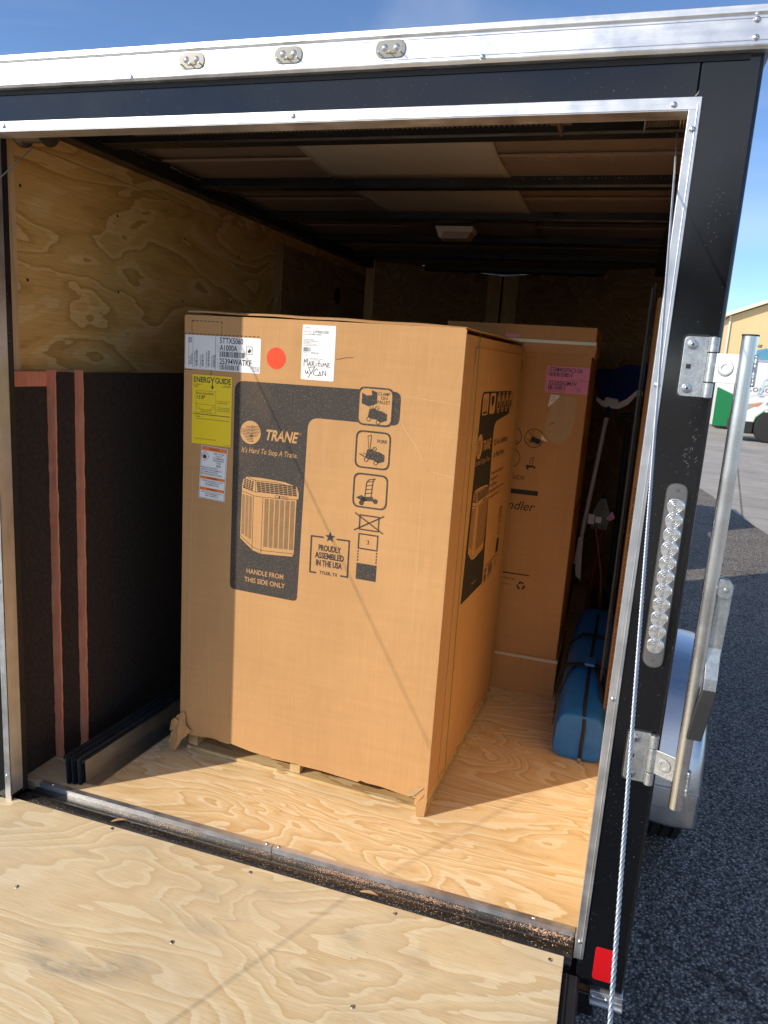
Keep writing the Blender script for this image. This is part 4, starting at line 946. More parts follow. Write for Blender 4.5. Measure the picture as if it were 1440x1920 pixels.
for i, t in enumerate(('RISK OF FIRE', 'DUE TO', 'FLAMMABLE', 'REFRIGERANT', 'USED')): p.text(t, .019, .063 - i * .0075, .0048, .04 if len(t) > 6 else None, 0, .004, align='c')
p.text('A2L', .020, .0225, .0085, None, 0, .006, align='c')
for i, t in enumerate(('FOLLOW HANDLING', 'INSTRUCTIONS CAREFULLY', 'IN COMPLIANCE WITH', 'NATIONAL REGULATIONS')): p.text(t, -.044, .0145 - i * .0072, .0046, .062 + .004 * (i % 2) * 4, 0, .004)
for i, t in enumerate(("RISQUE D'INCENDIE A CAUSE", 'DU REFRIGERANT', 'INFLAMMABLE UTILISE')): p.text(t, 0, -.029 - i * .0062, .0040, .076 if i == 0 else .05, 0, .004, align='c')
for i, t in enumerate(('RIESGO DE INCENDIO POR EL', 'USO DE REFRIGERANTE', 'INFLAMABLE')): p.text(t, 0, -.066 - i * .0058, .0038, .076 if i == 0 else .05, 0, .004, align='c')
p.poly([(-.034 + a_ * .010, .052 + b_ * .010) for a_, b_ in ((-.5, -.7), (.5, -.7), (.7, 0), (.3, .7), (.1, .2), (-.1, 1), (-.4, .2), (-.7, .3))]); p.build('label_print', 'ink', a)
p = Print(**FW_, off=.0013)
dm_ = [(-.034, .070), (-.017, .053), (-.034, .036), (-.051 + .006, .053)]
p.pline(dm_ + [dm_[0]], .0013); p.build('hazard_diamond', 'redink', a)
p = Print(**FN, off=.0007); p.circ((.3295, 1.3815), .0325, 44); p.build('orange_dot_sticker', 'dot', C1)
a = sticker('delivery_label', .415, 1.325, .5235, 1.4855, 'white', .004, .0007); a['label'] = 'white label with handwriting'
p = Print(**FN, off=.0011)
p.text('Ship Advice', .423, 1.4755, .003, .017); p.text('1299865280', .450, 1.4625, .0075, .050, 0, .006); p.text('CUSTOMER CARRIER', .432, 1.4565, .0036, .045, 0, .006); p.text('Ship Via', .420, 1.4565, .003, .010); p.text('Delivery Number', .420, 1.464, .003, .025)
for i, t in enumerate(('Trane & Company', 'International Equipment', 'Air Motor', 'FL 7 Suite 4 W. Park', 'Contact: Phone 41124')): p.text(t, .420, 1.4415 - i * .0042, .0030, (.034, .048, .022, .040, .045)[i])
p.bars(.420, 1.408, .444, 1.420, 9, True, 8); p.text('40381100', .446, 1.4025, .004, .024, 0, .006); p.text('Cust PO', .420, 1.404, .003, .014); p.text('Via Tran', .420, 1.396, .003, .014); p.text('MANIFEST NO.', .442, 1.386, .003, .044)
p.build('label_print', 'ink2', a)
# handwriting traced as pen strokes
p = Print(**FN, off=.0014)
def strokes(lst, ox, oz, sx, sz, w):
    for st_ in lst: p.pline([(ox + a * sx, oz + b * sz) for a, b in st_], w)
hw = [[(0, 0), (.005, .85), (.06, .45), (.12, .95), (.13, .05)], [(.16, 0), (.22, .6), (.25, 0)], [(.18, .2), (.25, .2)], [(.30, .0), (.31, .6)], [(.28, .55), (.38, .6), (.36, .32), (.31, .28), (.42, 0)], [(.46, 0), (.455, .38)], [(.47, .72), (.49, .76)],
      [(.56, .85), (.555, .05), (.60, .02)], [(.50, .38), (.63, .42)], [(.65, .35), (.645, .02), (.68, .05)], [(.71, .02), (.715, .5), (.76, .2), (.82, .5), (.84, 0)], [(.97, .5), (.90, .55), (.88, .38), (.94, .3), (.87, .2), (.87, .03), (.99, .05)]]
strokes(hw, .424, 1.3655, .088, .0235, .0014)
hw2 = [[(.0, .6), (.01, .2), (.06, .12), (.10, .5), (.12, .2), (.17, .15)], [(.13, 1.0), (.24, .15), (.40, 1.05), (.13, .95)], [(.26, .3), (.11, -.35)], [(.55, .62), (.48, .85), (.36, .5), (.36, .1), (.46, -.02), (.62, .03), (.70, .05)],
       [(.57, -.06), (.62, .5), (.70, .0)], [(.74, 0), (.75, .62), (.88, .05), (.88, .68)]]
strokes(hw2, .430, 1.3395, .076, .0235, .0014)
p.build('handwriting', 'ink', a)
# creases on the front
p = Print(**FN, off=.0004); 
p.line((.0, 1.3145), (.20, 1.3085), .0007); p.line((.75, 1.300), (.915, 1.288), .0007); p.line((.915, 1.082), (.85, 1.09), .0009); p.pline([(.745, 1.225), (.76, 1.20), (.79, 1.165), (.806, 1.14), (.815, 1.12)], .0012); p.line((.823, 1.07), (.826, .60), .0010); p.line((.836, 1.10), (.85, 1.27), .0008); p.line((.031, .09), (.038, 1.0), .0009); p.line((.113, .12), (.118, .62), .0007)
p.build('crease_line', mat('crease_light', (.66, .44, .25), .8), C1)
# ---- side artwork
SD = dict(O=(BW + .003, 0, 0), U=(0, 1, 0), V=(0, 0, 1), Nn=(1, 0, 0))
p = Print(**SD, off=.0005)
p.poly(Print.rpts([(.226, .640), (.505, .632), (.452, 1.21), (.719, 1.235), (.745, 1.318), (.246, 1.321)][:0] or [(.206, .640), (.520, .632), (.462, 1.215), (.719, 1.235), (.748, 1.318), (.246, 1.321)], [.004, .02, .05, .02, .02, .03])); p.build('printed_panel', 'print2', C1)
p = Print(**SD, off=.0009)
for i in range(2): p.rrect(.262 + i * .105, 1.247, .345 + i * .105, 1.315, .012)
for i in range(4): p.circ((.508 + i * .071, 1.281), .032, 20, .036)
p.circ((.272, 1.148), .040, 30, .040); p.text('TRANE', .322, 1.131, .033, .118, .28, .028); p.text("It's Hard To Stop A Trane.", .238, 1.088, .0175, .205, .25, .004); p.text('Side One', .34, .67, .01, .06)
p.build('panel_lettering', 'card', C1)
p = Print(**SD, off=.0012)
for i in range(10): p.line((.240 + i * .001, 1.166 - i * .0045), (.272, 1.166 - i * .0045), .0018); p.line((.276, 1.168 - i * .0045), (.302 - i * .002, 1.168 - i * .0045), .0012)
p.line((.285, 1.26), (.285, 1.30), .006); p.line((.315, 1.26), (.315, 1.30), .006); p.rect(.272, 1.252, .335, 1.258); p.poly([(.385, 1.305), (.43, 1.305), (.425, 1.28), (.41, 1.275), (.405, 1.258), (.40, 1.275), (.388, 1.28)])
for i in range(4): p.ring((.508 + i * .071, 1.281), .028, .004, 16, ry=.031); p.rect(.495 + i * .071, 1.262, .52 + i * .071, 1.285); p.line((.490 + i * .071, 1.262), (.526 + i * .071, 1.30), .003)
p.build('side_symbols', 'print2', C1); p = Print(**SD, off=.0006)
p.text('XL Air Conditioner', .492, 1.133, .024, .245, 0, 0); p.text('or Heat Pump', .505, 1.090, .024, .18, 0, 0)
for i, t in enumerate(('\u2022 Climate Control Compressor', '\u2022 WeatherGuard Top', '\u2022 DuraTuff Basepan', '\u2022 Made Ready for All-Climate Protection', '\u2022 Compressor Sound Hood')): p.text(t, .49, 1.03 - i * .0215, .0115, (.22, .13, .12, .25, .18)[i])
p.build('side_text', 'print2', C1); p = Print(**SD, off=.0006)
p.line((.714, .876), (.762, .878), .003); p.rframe(.714, .835, .762, .876, .001, .003); p.line((.714, .838), (.762, .876), .003); p.line((.714, .876), (.762, .838), .003); p.rframe(.714, .775, .762, .825, .001, .003); p.text('3', .738, .792, .014, None, align='c'); p.rect(.714, .700, .762, .755)
p.line((.54, .689), (.76, .689), .003)
for i, t in enumerate(('PROUDLY', 'ASSEMBLED', 'IN THE USA')): p.text(t, .60, .668 - i * .016, .012, .075, 0, .03)
p.text('TYLER, TX', .60, .625, .007, .06); p.bars(.535, .625, .575, .68, 10, False, 6); p.ring((.725, .66), .017, .006, 3); p.rect(.8, .2, .805, .205)
p.line((.575, .115), (.635, .118), .004)
p.build('side_print', 'print2', C1)
unit((BW + .003, 0, 0), (0, 1, 0), (0, 0, 1), (1, 0, 0), .243, .763, .245, .246, C1)

# pallet
PL = thing('wooden_pallet', 'raw pine pallet carrying the tall carton with the orange dot', 'pallet', (.0432, .4722, 0), TH)
m = MB(); m.box(.02, BW - .004, .014, .100, .001, .014); m.build('deck_board', 'pallet', PL, .002)
m = MB(); m.box(.02, BW - .004, BD - .10, BD - .02, .001, .014); m.build('deck_board', 'pallet', PL, .002)
m = MB(); m.box(.02, BW - .004, .42, .52, .001, .014); m.build('deck_board', 'pallet', PL, .002)
for x in (.02, .425, BW - .045): m = MB(); m.box(x, x + .038, .022, BD - .03, .0145, .058); m.build('stringer', 'pallet', PL, .002)
for y in (.02, .24, .46, .68, .83): m = MB(); m.box(.02, BW - .006, y, y + .085, .0585, .068); m.build('deck_board', 'pallet', PL, .002)

# ================================================================== SECOND CARTON
X2a, X2b, Y2, D2 = .66, 1.250, 1.505, .60
C2 = thing('air_handler_carton', 'tall brown carton with capped top, clear straps and pink label standing behind the sunlit carton', 'carton', (0, 0, 0))
m = MB(); m.box(X2a + .006, X2b, Y2, Y2 + D2, .02, 1.55); m.build('carton_shell', 'card2', C2, .004)
def sleeve(z0, z1, e, name, jz):
    q = MB(); r1 = random.Random(jz); xs = [X2a - e + (X2b - X2a + 2 * e) * i / 30 for i in range(31)]
    low = [(x, z0 + (r1.uniform(-.0015, .0015) if z0 > 1 else 0)) for x in xs]
    q.prism(low + [(X2b + e, z1), (X2a - e, z1)], 'y', Y2 - e, Y2 - .001)
    q.box(X2b + .0005, X2b + e, Y2 - e + .0002, Y2 + D2 + e, z0 + .001, z1 - .0003); q.box(X2a - e, X2a + .004, Y2, Y2 + D2 + e, z0, z1); 
    q.box(X2a - e + .0005, X2b + e - .0005, Y2 - e + .0006, Y2 + D2, z1 - .005, z1 + .0004) if z0 > 1 else None
    q.build(name, 'card2', C2, .003)
sleeve(1.468, 1.577, .009, 'top_cap', 2); sleeve(0, .175, .006, 'base_tray', 3)
crumple('torn_cap_corner', [(X2b - .03, Y2 - .010, 1.50), (X2b + .012, Y2 - .012, 1.505), (X2b + .016, Y2 + .05, 1.495), (X2b + .014, Y2 + .05, 1.455), (X2b + .008, Y2 - .008, 1.462), (X2b - .03, Y2 - .0105, 1.468)], 5, C2, 'card2', .0025, 2)
m = MB(); m.box(X2a - .01, X2b + .0105, Y2 - .0115, Y2 - .0098, 1.508, 1.520).box(X2b + .0095, X2b + .0115, Y2 - .01, Y2 + D2 + .01, 1.508, 1.520); m.build('clear_strap', 'clearst', C2)
m = MB(); m.box(X2a - .01, X2b + .0075, Y2 - .0085, Y2 - .0065, .158, .170).box(X2b + .0062, X2b + .0082, Y2 - .007, Y2 + D2 + .01, .158, .170); m.build('clear_strap', 'clearst', C2)
F2 = dict(O=(0, Y2, 0), U=(1, 0, 0), V=(0, 0, 1), Nn=(0, -1, 0))
p = Print(**F2, off=.0006)
def forb(p, c, r):
    p.ring(c, r, .003, 30); p.line((c[0] - r * .7, c[1] + r * .7), (c[0] + r * .7, c[1] - r * .7), .003)
forb(p, (1.056, 1.121), .040); forklift(p, 1.022, 1.096, .066); p.text('FORK', 1.024, 1.099, .006, .022, 0, .008)
forb(p, (.966, 1.121), .040); p.ring((.968, 1.030), .040, .003, 30); handtruck(p, 1.028, .988, .06)
p.text('THIS SIDE', 1.033, .942, .018, None, 0, .004, align='r')
p.rect(.80, .880, 1.096, .9005)
p.text('Air Handler', 1.091, .813, .039, None, .28, .004, align='r')
p.rect(.80, .5285, 1.097, .534); p.text('Assembled in Georgia', 1.040, .503, .0115, None, .2, .002, align='r'); p.text('Recycle and Reuse', 1.022, .479, .006, None, 0, .002, align='r')
for i in range(3):
    a0 = PI / 2 + i * 2 * PI / 3; c = (1.066, .481)
    p.ring(c, .018, .007, 6, a0 - .75, a0 + .35); t = a0 + .35
    p.poly([(c[0] + .022 * math.cos(t), c[1] + .022 * math.sin(t)), (c[0] + .0145 * math.cos(t + .62), c[1] + .0145 * math.sin(t + .62)), (c[0] + .007 * math.cos(t), c[1] + .007 * math.sin(t))])
p.build('carton_print', 'print2', C2)
a = sticker('pink_label', 1.0785, 1.313, 1.2485, 1.4195, 'pink', .001, .0006, 0, C2, F2)
p = Print(**F2, off=.0010)
p.text('5TEM4D07AC51SA', 1.091, 1.3985, .0165, .130, 0, .014); p.bars(1.091, 1.379, 1.183, 1.395, 24, True, 11); p.text('25285JGM3V', 1.091, 1.3455, .0165, .113, 0, .014); p.bars(1.091, 1.326, 1.160, 1.343, 19, True, 12)
p.rect(1.165, 1.3665, 1.246, 1.3675); p.text('Model Number', 1.0865, 1.38, .003, .03, 0, 0, PI / 2); p.text('Serial No', 1.0865, 1.327, .003, .022, 0, 0, PI / 2); p.text('NTW: 5TEM4D07AC51SA 5TEM4D07AC51SA', 1.090, 1.3215, .003, .072); p.text('Serial Number: 25285JGM3V', 1.090, 1.3165, .003, .068)
for i, t in enumerate(('FOR 208/230 V', '1 PH 60 HZ', 'TYLER, TX', 'MADE IN USA')): p.text(t, 1.222, 1.3345 - i * .0042, .0028, None, 0, .004, align='r')
p.build('label_print', 'ink', a)
sticker('pink_label', .90, 1.526, .955, 1.5375, 'pink', .001, .0098, 0, C2, F2)
p = Print(**F2, off=.0006)
p.poly([(1.118, 1.300), (1.16, 1.306), (1.205, 1.298), (1.214, 1.26), (1.212, 1.20), (1.203, 1.15), (1.175, 1.110), (1.15, 1.105), (1.118, 1.12), (1.098, 1.15), (1.092, 1.19), (1.108, 1.24)]); p.build('peeled_patch', 'peel', C2)
p = Print(**F2, off=.0010); p.poly([(1.105, 1.305), (1.142, 1.303), (1.122, 1.275), (1.098, 1.252)]); p.poly([(1.086, 1.142), (1.100, 1.122), (1.116, 1.112), (1.086, 1.116)]); p.build('label_remnant', 'white', C2)
p = Print(**F2, off=.0013); p.lines_of_text(1.108, 1.297, 1.13, 4, .006, .0025, 2); p.build('remnant_print', 'ink2', C2)
p = Print(**F2, off=.0013); p.poly([(1.113, 1.183), (1.128, 1.187), (1.130, 1.205), (1.1265, 1.189), (1.113, 1.186)]); p.build('tear_mark', 'print2', C2)
p = Print((X2b, Y2, 0), (0, 1, 0), (0, 0, 1), (1, 0, 0), .0006); p.rect(.1, .80, .5, .82); p.text('Air Handler', .1, .75, .035, .3, .28); p.rect(.06, 1.05, .12, 1.15); p.rect(.25, 1.0, .31, 1.1); p.build('side_print', 'print2', C2)

# ================================================================== INSULATION BOARDS
def board(x0, x1, y0, y1, z1, label, lip=None):
    t = thing('insulation_board', label, 'insulation board', (x0, y0, 0), 0, 'duct insulation boards leaning on the left wall')
    q = MB(); q.box(0.001, x1 - x0, .004, y1 - y0, .002, z1 - (.0 if lip is None else .0)); q.build('black_facing', 'facing', t, .001)
    q = MB(); rr = random.Random(int(y0 * 1000)); n = 60; A = []; B = []
    for i in range(n + 1):
        z = .001 + (z1 + .006) * i / n; A.append(q.b.verts.new((-.001 + rr.uniform(-.0012, .0012), rr.uniform(-.0025, .001), z))); B.append(q.b.verts.new((x1 - x0 + .0006 + rr.uniform(-.0010, .0012), rr.uniform(-.002, .001), z)))
    for i in range(n): q.b.faces.new((A[i], B[i], B[i + 1], A[i + 1]))
    q.build('fibre_edge', 'salmon', t, 0, solid=.006)
    if lip:
        q = MB(); q.box(.004, x1 - x0 + .0012, .004, lip, z1 - .042, z1 + .004); q.build('fibre_lip', 'salmon', t, .003)
    return t
board(-.332, -.305, .085, 1.45, 1.292, 'black faced insulation board against the plywood wall with bare salmon strip along its top', .30)
board(-.3045, -.2765, .263, 1.50, 1.294, 'black faced insulation board showing a salmon edge, between the wall board and the innermost board')
t3 = board(-.276, -.2475, .352, 1.55, 1.296, 'black faced insulation board nearest the big carton with rough salmon edge')
m = MB(); m.box(-.031, .0, .0, .014, 1.262, 1.302); m.build('torn_paper', 'kraft', t3)
# ================================================================== METAL CHANNELS
def channel(x, y, z, rz, mt, lab, hgt=.078, fl=.04, back=.016):
    q = MB(); t = .0016
    q.box(-.003, fl, 0, 1.85, 0, t).box(0, t, 0, 1.85, t, hgt); q.prism([(t, hgt), (0, hgt), (-back, hgt - .0), (-back, hgt - .012), (-back + t, hgt - .012), (-back + t, hgt - .002)], 'y', 0, 1.85)
    o = q.build('metal_channel', mt, None, .0004); o.location = (x, y, z); o.rotation_euler = (0, math.radians(-3), rz); return tag(o, lab, 'metal channel', 'metal channels lying on the floor by the insulation boards')
RZC = math.atan2(-.02, .382)
channel(-.104, .165, .001, RZC, 'galv', 'silver faced metal channel, nearest the carton, lying along the trailer floor', .078, .042, .010)
channel(-.122, .150, .0015, RZC, 'dgalv', 'dark metal channel directly behind the silver faced one', .086, .012, .010)
channel(-.140, .145, .001, RZC, 'dgalv', 'dark metal channel second from the insulation boards', .09, .012, .010)
channel(-.158, .140, .0015, RZC, 'dgalv', 'dark metal channel closest to the insulation boards', .094, .012, .008)

# ================================================================== BAG
BG = thing('storage_bag', 'long blue nylon bag with black zip and straps on the trailer floor', 'bag', (1.385, .985, 0), -.02)
q = MB(); rows = []; secs = [(.004, .05, .140, .085), (0, .012, .168, .088), (.004, .0, .182, .092), (.06, 0, .200, .098), (.14, 0, .225, .102), (.3, 0, .26, .105), (.45, 0, .268, .104), (.6, 0, .28, .106), (.85, 0, .30, .104), (1.0, 0, .30, .10), (1.02, .06, .24, .08)]
rr = random.Random(2); NS = 20
for y, zb, zt, hw_ in secs:
    row = []
    for i in range(NS):
        a = 2 * PI * i / NS - PI / 2; ca, sa = math.cos(a), math.sin(a); ex = .42
        x = hw_ * math.copysign(abs(ca) ** ex, ca); z = (zb + zt) / 2 + (zt - zb) / 2 * math.copysign(abs(sa) ** ex, sa)
        x *= 1 - .16 * max(0, (z - zb) / (zt - zb) - .3)
        row.append(q.b.verts.new((x + rr.uniform(-.0025, .0025), y + rr.uniform(-.002, .002), max(z + rr.uniform(-.002, .002), .001))))
    rows.append(row)
for A, B in zip(rows, rows[1:]):
    for i in range(NS): q.b.faces.new((A[i], A[(i + 1) % NS], B[(i + 1) % NS], B[i]))
q.b.faces.new(rows[0]); q.b.faces.new(rows[-1][::-1]); bo = q.build('bag_body', 'nylon', BG, 0, 'all'); md = bo.modifiers.new('s', 'SUBSURF'); md.levels = 1; md.render_levels = 2
def ribbon(pts, w, name, mt, parent, nrm=None, th=.002, up=Vector((1, 0, 0))):
    q = MB(); prev = None; pts = [Vector(p_) for p_ in pts]
    for i, p_ in enumerate(pts):
        d = (pts[min(i + 1, len(pts) - 1)] - pts[max(i - 1, 0)]).normalized(); s_ = (up - d * up.dot(d)).normalized() * w / 2
        cur = (q.b.verts.new(p_ - s_), q.b.verts.new(p_ + s_))
        if prev: q.b.faces.new((prev[0], prev[1], cur[1], cur[0]))
        prev = cur
    return q.build(name, mt, parent, 0, 'all', solid=th)
ribbon([(.012, -.006, .008), (.012, -.0075, .06), (.014, -.006, .13), (.012, .0, .165), (.010, .012, .185), (.006, .06, .204), (.004, .14, .228), (0, .3, .263), (0, .45, .272), (0, .6, .284), (0, .85, .304)], .012, 'zip', 'strapm', BG)
q = MB(); q.prism(Print.rpts([(.012, .002), (.030, -.004), (.034, .004), (.017, .012)], .002), 'y', -.018, -.014); q.build('zip_pull', 'brass', BG, .0008)
q = MB(); q.box(.006, .018, -.013, -.007, .006, .020); q.build('zip_slider', 'brass', BG, .001)
ribbon([(-.115, .30, .03), (-.112, .31, .16), (-.095, .30, .245), (-.05, .28, .268), (0, .27, .272), (.03, .26, .280), (.06, .27, .270), (.10, .26, .2), (.112, .30, .10)], .03, 'carry_strap', 'strapm', BG, up=Vector((0, 1, 0)))
ribbon([(.02, .28, .280), (.045, .20, .262), (.06, .12, .235), (.085, .07, .17), (.10, .10, .08)], .024, 'carry_strap', 'strapm', BG, up=Vector((1, .3, 0)))
ribbon([(-.05, .28, .268), (-.075, .22, .245), (-.098, .16, .17), (-.108, .16, .05)], .024, 'carry_strap', 'strapm', BG, up=Vector((0, 1, 0)))
ribbon([(-.110, .56, .02), (-.10, .57, .24), (-.05, .58, .288), (.0, .58, .292), (.05, .58, .288), (.10, .57, .2)], .04, 'carry_strap', 'strapm', BG, up=Vector((0, 1, 0)))
q = MB(); q.box(-.018, .022, .22, .30, .286, .298); q.build('strap_wrap', 'nylon', BG, .005)
q = MB(); q.box(.088, .093, -.006, .010, .020, .075); q.build('fabric_tag', 'white', BG)

# ================================================================== TALL STRIP CARTON, BROOM, TOOLS
TB = thing('narrow_carton', 'narrow upright brown carton with dark lettering along its edge beside the right door post', 'carton')
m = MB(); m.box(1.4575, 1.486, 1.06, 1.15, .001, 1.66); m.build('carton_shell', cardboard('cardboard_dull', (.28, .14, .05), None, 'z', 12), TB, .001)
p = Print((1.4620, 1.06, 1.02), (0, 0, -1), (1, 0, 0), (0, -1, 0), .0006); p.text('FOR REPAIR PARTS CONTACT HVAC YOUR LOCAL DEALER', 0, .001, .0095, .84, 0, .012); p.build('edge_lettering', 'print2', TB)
m = MB(); m.box(1.434, 1.4415, 1.16, 1.20, .0, 1.70).box(1.4440, 1.4495, 1.19, 1.21, 0, 1.72); o = m.build('black_strip', 'blackm', None); tag(o, 'black metal strip bundle upright behind the narrow lettered carton', 'metal strip')
BR = thing('push_broom', 'blue bristled broom with whitish handle standing head up beside the pink labelled carton', 'broom', (1.36, 2.28, 0))
m = MB(); n = 20; fr, bk = [], []
for i in range(n + 1):
    t = i / n; xb = -.085 + .195 * t; xt = -.13 + .29 * t; zb = 1.268 + .05 * abs(t - .4) * 1.6 * (t > .4) ; fr.append((xb, zb)); bk.append((xt, 1.415 + .06 * t + .006 * math.sin(i * 7)))
m.prism(fr + bk[::-1], 'y', -.02, .03); m.build('bristles', 'bristle', BR, .003)
m = MB(); m.prism([(-.10, 1.268), (-.065, 1.243), (.01, 1.236), (.055, 1.262), (.085, 1.305), (.118, 1.308), (.116, 1.335), (.085, 1.335), (.045, 1.290), (.01, 1.268), (.005, 1.285), (-.055, 1.292), (-.062, 1.270), (-.10, 1.290)], 'y', -.032, -.0205); m.build('head_clamp', 'wplastic', BR, .004)
m = MB(); m.tube([(-.035, -.02, 1.245), (-.075, -.10, .74), (-.10, -.13, .45)], .011, 14); m.build('broom_handle', 'wplastic', BR, 0, True)
m = MB(); m.tube([(-.034, -.02, 1.245), (-.038, -.03, 1.19)], .013, 12); m.build('socket', 'bristle', BR, 0, True)
m = MB(); m.tube([(-.10, -.13, .45), (-.13, -.17, .002)], .011, 14); m.build('handle_grip', 'strapm', BR, 0, True)
BC = thing('bolt_cutter', 'long handled cutter with red arms leaning in the shadow behind the blue bag', 'bolt cutter', (1.37, 2.16, 0))
m = MB(); m.tube([(-.035, 0, .66), (.02, -.02, .42), (.055, -.05, .02)], .010, 12); m.build('arm', 'redp', BC, 0, True)
m = MB(); m.tube([(.0, 0, .66), (-.02, .02, .42), (-.04, .04, .02)], .010, 12); m.build('arm', 'redp', BC, 0, True)
m = MB(); m.prism([(-.06, .64), (.02, .64), (.03, .72), (.0, .80), (-.03, .80), (-.06, .72)], 'y', -.008, .008); hd_ = m.build('cutter_head', 'blackm', BC, .002)
m = MB(); m.box(-.075, -.045, -.012, -.0085, .665, .715).box(-.04, -.012, -.012, -.0085, .675, .705); m.build('price_tag', 'white', BC)
m = MB(); m.prism([(.01, .70), (.035, .74), (.052, .71), (.03, .69)], 'y', -.012, -.010); m.build('pink_tag', 'pink', BC)
SH = thing('shovel', 'dark handled shovel stood upright in the corner behind the broom', 'shovel', (1.44, 2.40, 0))
m = MB(); m.tube([(0, 0, .3), (-.01, .02, 1.15)], .014, 12); m.build('shaft', 'strapm', SH, 0, True)
m = MB(); m.prism(Print.rpts([(-.09, .28), (.09, .28), (.085, .06), (0, .002), (-.085, .06)], [.02, .02, .04, .04, .04]), 'y', -.003, .003); m.build('blade', 'blackm', SH)
m = MB(); m.tube([(-.055, .02, 1.20), (.035, .02, 1.20)], .012, 10); m.tube([(-.05, .02, 1.20), (-.012, .02, 1.13)], .008, 8); m.tube([(.03, .02, 1.20), (-.008, .02, 1.13)], .008, 8); m.build('grip', 'seal', SH, 0, True)
PB = crumple('paper_bundle', [(1.262, 2.10, .60), (1.282, 2.10, .61), (1.285, 2.10, .48), (1.295, 2.10, .38), (1.27, 2.10, .40), (1.258, 2.10, .5)], 9, None, 'wplastic', .003, 2); tag(PB, 'rolled white paper wedged between the rear carton and the broom', 'paper')

# ================================================================== TOW VEHICLE (hidden ahead of the trailer; throws the far shadow)
TV = thing('pickup_truck', 'dark pickup coupled ahead of the trailer, casting the far shadow on the asphalt', 'pickup', (.25, 5.0, GZ))
def car(t, W2, mt, prof, ws, R, wd=.22, glass=None):
    q = MB(); q.prism(prof, 'x', -W2, W2); q.build('body', mt, t, .05, seg=3)
    for y in ws:
        for sx in (-1, 1):
            q = MB(); q.lathe([(R * .55, -wd / 2), (R * .92, -wd / 2), (R, -wd * .38), (R, wd * .38), (R * .92, wd / 2), (R * .55, wd / 2)], (sx * (W2 - wd / 2 + .01), y, R), 'x', 40); w_ = q.build('wheel', 'tyre', t, 0, True)
            q = MB(); q.lathe([(.0001, .02), (R * .2, .03), (R * .4, .012), (R * .5, .05), (R * .56, .05)], (0, 0, 0), 'x', 24)
            o = q.build('rim', 'vwhite', w_, 0, True); o.location = (sx * (W2 + .0 - .01 - .02), y, R); o.scale = (sx, 1, 1)
    if glass: q = MB(); q.prism(glass, 'x', -W2 - .006, W2 + .006); q.build('side_window', 'glass', t)
car(TV, .90, 'blackm', [(0, .45), (5.3, .45), (5.35, .9), (5.2, 1.05), (3.9, 1.12), (3.3, 1.55), (1.9, 1.60), (1.75, 1.1), (0, 1.1)], (.95, 4.3), .38, .24, [(2.0, 1.12), (3.55, 1.12), (3.2, 1.48), (2.05, 1.5)])

# ================================================================== BACKGROUND
BLD = thing('metal_warehouse', 'beige metal clad warehouse with cream sloping eave far behind the trailer', 'warehouse', (8.24, 60, GZ))
H0 = 6.29 - GZ
q = MB(); q.prism([(0, 0), (32, 0), (32, H0), (16, H0 + 16 * .40), (0, H0)], 'y', 0, 26); q.build('wall', 'beige', BLD)
q = MB(); q.prism([(-.5, H0 - .12), (16, H0 + 16.5 * .40 - .12), (32.5, H0 - .12), (32.5, H0 + .14), (16, H0 + 16.5 * .40 + .14), (-.5, H0 + .14)], 'y', -.5, 26.5); q.build('roof', 'eave', BLD)
q = MB(); q.box(-.12, 0, -.12, 0, 0, H0); q.build('corner_trim', 'eave', BLD)
q = MB(); q.box(2.75, 2.80, -.03, 0, 0, H0 + .9); q.build('downpipe', 'eave', BLD)
p = Print((1.25, 0, 4.55), (1, 0, .0), (0, 0, 1), (0, -1, 0), .02); p.text('STORAGE', 0, 0, .2, 1.15, .3, .02); p.build('wall_lettering', 'ink', BLD)
def tree(name, x, y, h, r, seed, label):
    t = thing(name, label, 'tree', (x, y, GZ)); rr = random.Random(seed)
    q = MB(); q.tube([(0, 0, 0), (.1, 0, h * .35), (0, .1, h * .7)], [r * .09, r * .07, r * .03], 10)
    for k_ in range(6): a = k_ * PI / 3; q.tube([(.05, 0, h * .35), (r * .5 * math.cos(a), r * .5 * math.sin(a), h * .62), (r * .75 * math.cos(a), r * .75 * math.sin(a), h * .75)], [r * .04, r * .025, r * .012], 6)
    q.build('trunk', 'bark', t); q = MB()
    cl = [(rr.gauss(0, r * .45), rr.gauss(0, r * .45), h * .7 + rr.gauss(0, h * .14), r * rr.uniform(.22, .42)) for _ in range(26)]
    for cx, cy, cz, cr_ in cl:
        for _ in range(150):
            v = Vector((rr.gauss(0, 1), rr.gauss(0, 1), rr.gauss(0, 1))).normalized() * cr_ * rr.uniform(.5, 1.1) + Vector((cx, cy, cz)); s_ = rr.uniform(.10, .22)
            a, b = Vector((rr.gauss(0, 1), rr.gauss(0, 1), rr.gauss(0, 1))).normalized() * s_, Vector((rr.gauss(0, 1), rr.gauss(0, 1), rr.gauss(0, 1))).normalized() * s_
            q.face([v - a, v + b, v + a, v - b])
    q.build('crown', 'leaf', t); return t
tree('broadleaf_tree', 9.3, 78, 6.4, 3.2, 1, 'green leafy tree rising behind the left corner of the beige warehouse')
tree('broadleaf_tree', 4.6, -31, 7.5, 4.0, 5, 'tall leafy tree standing in the yard behind the photographer')
tree('broadleaf_tree', 6.4, 84, 5.6, 3.0, 2, 'green leafy tree standing left of the beige warehouse behind the trailer post')
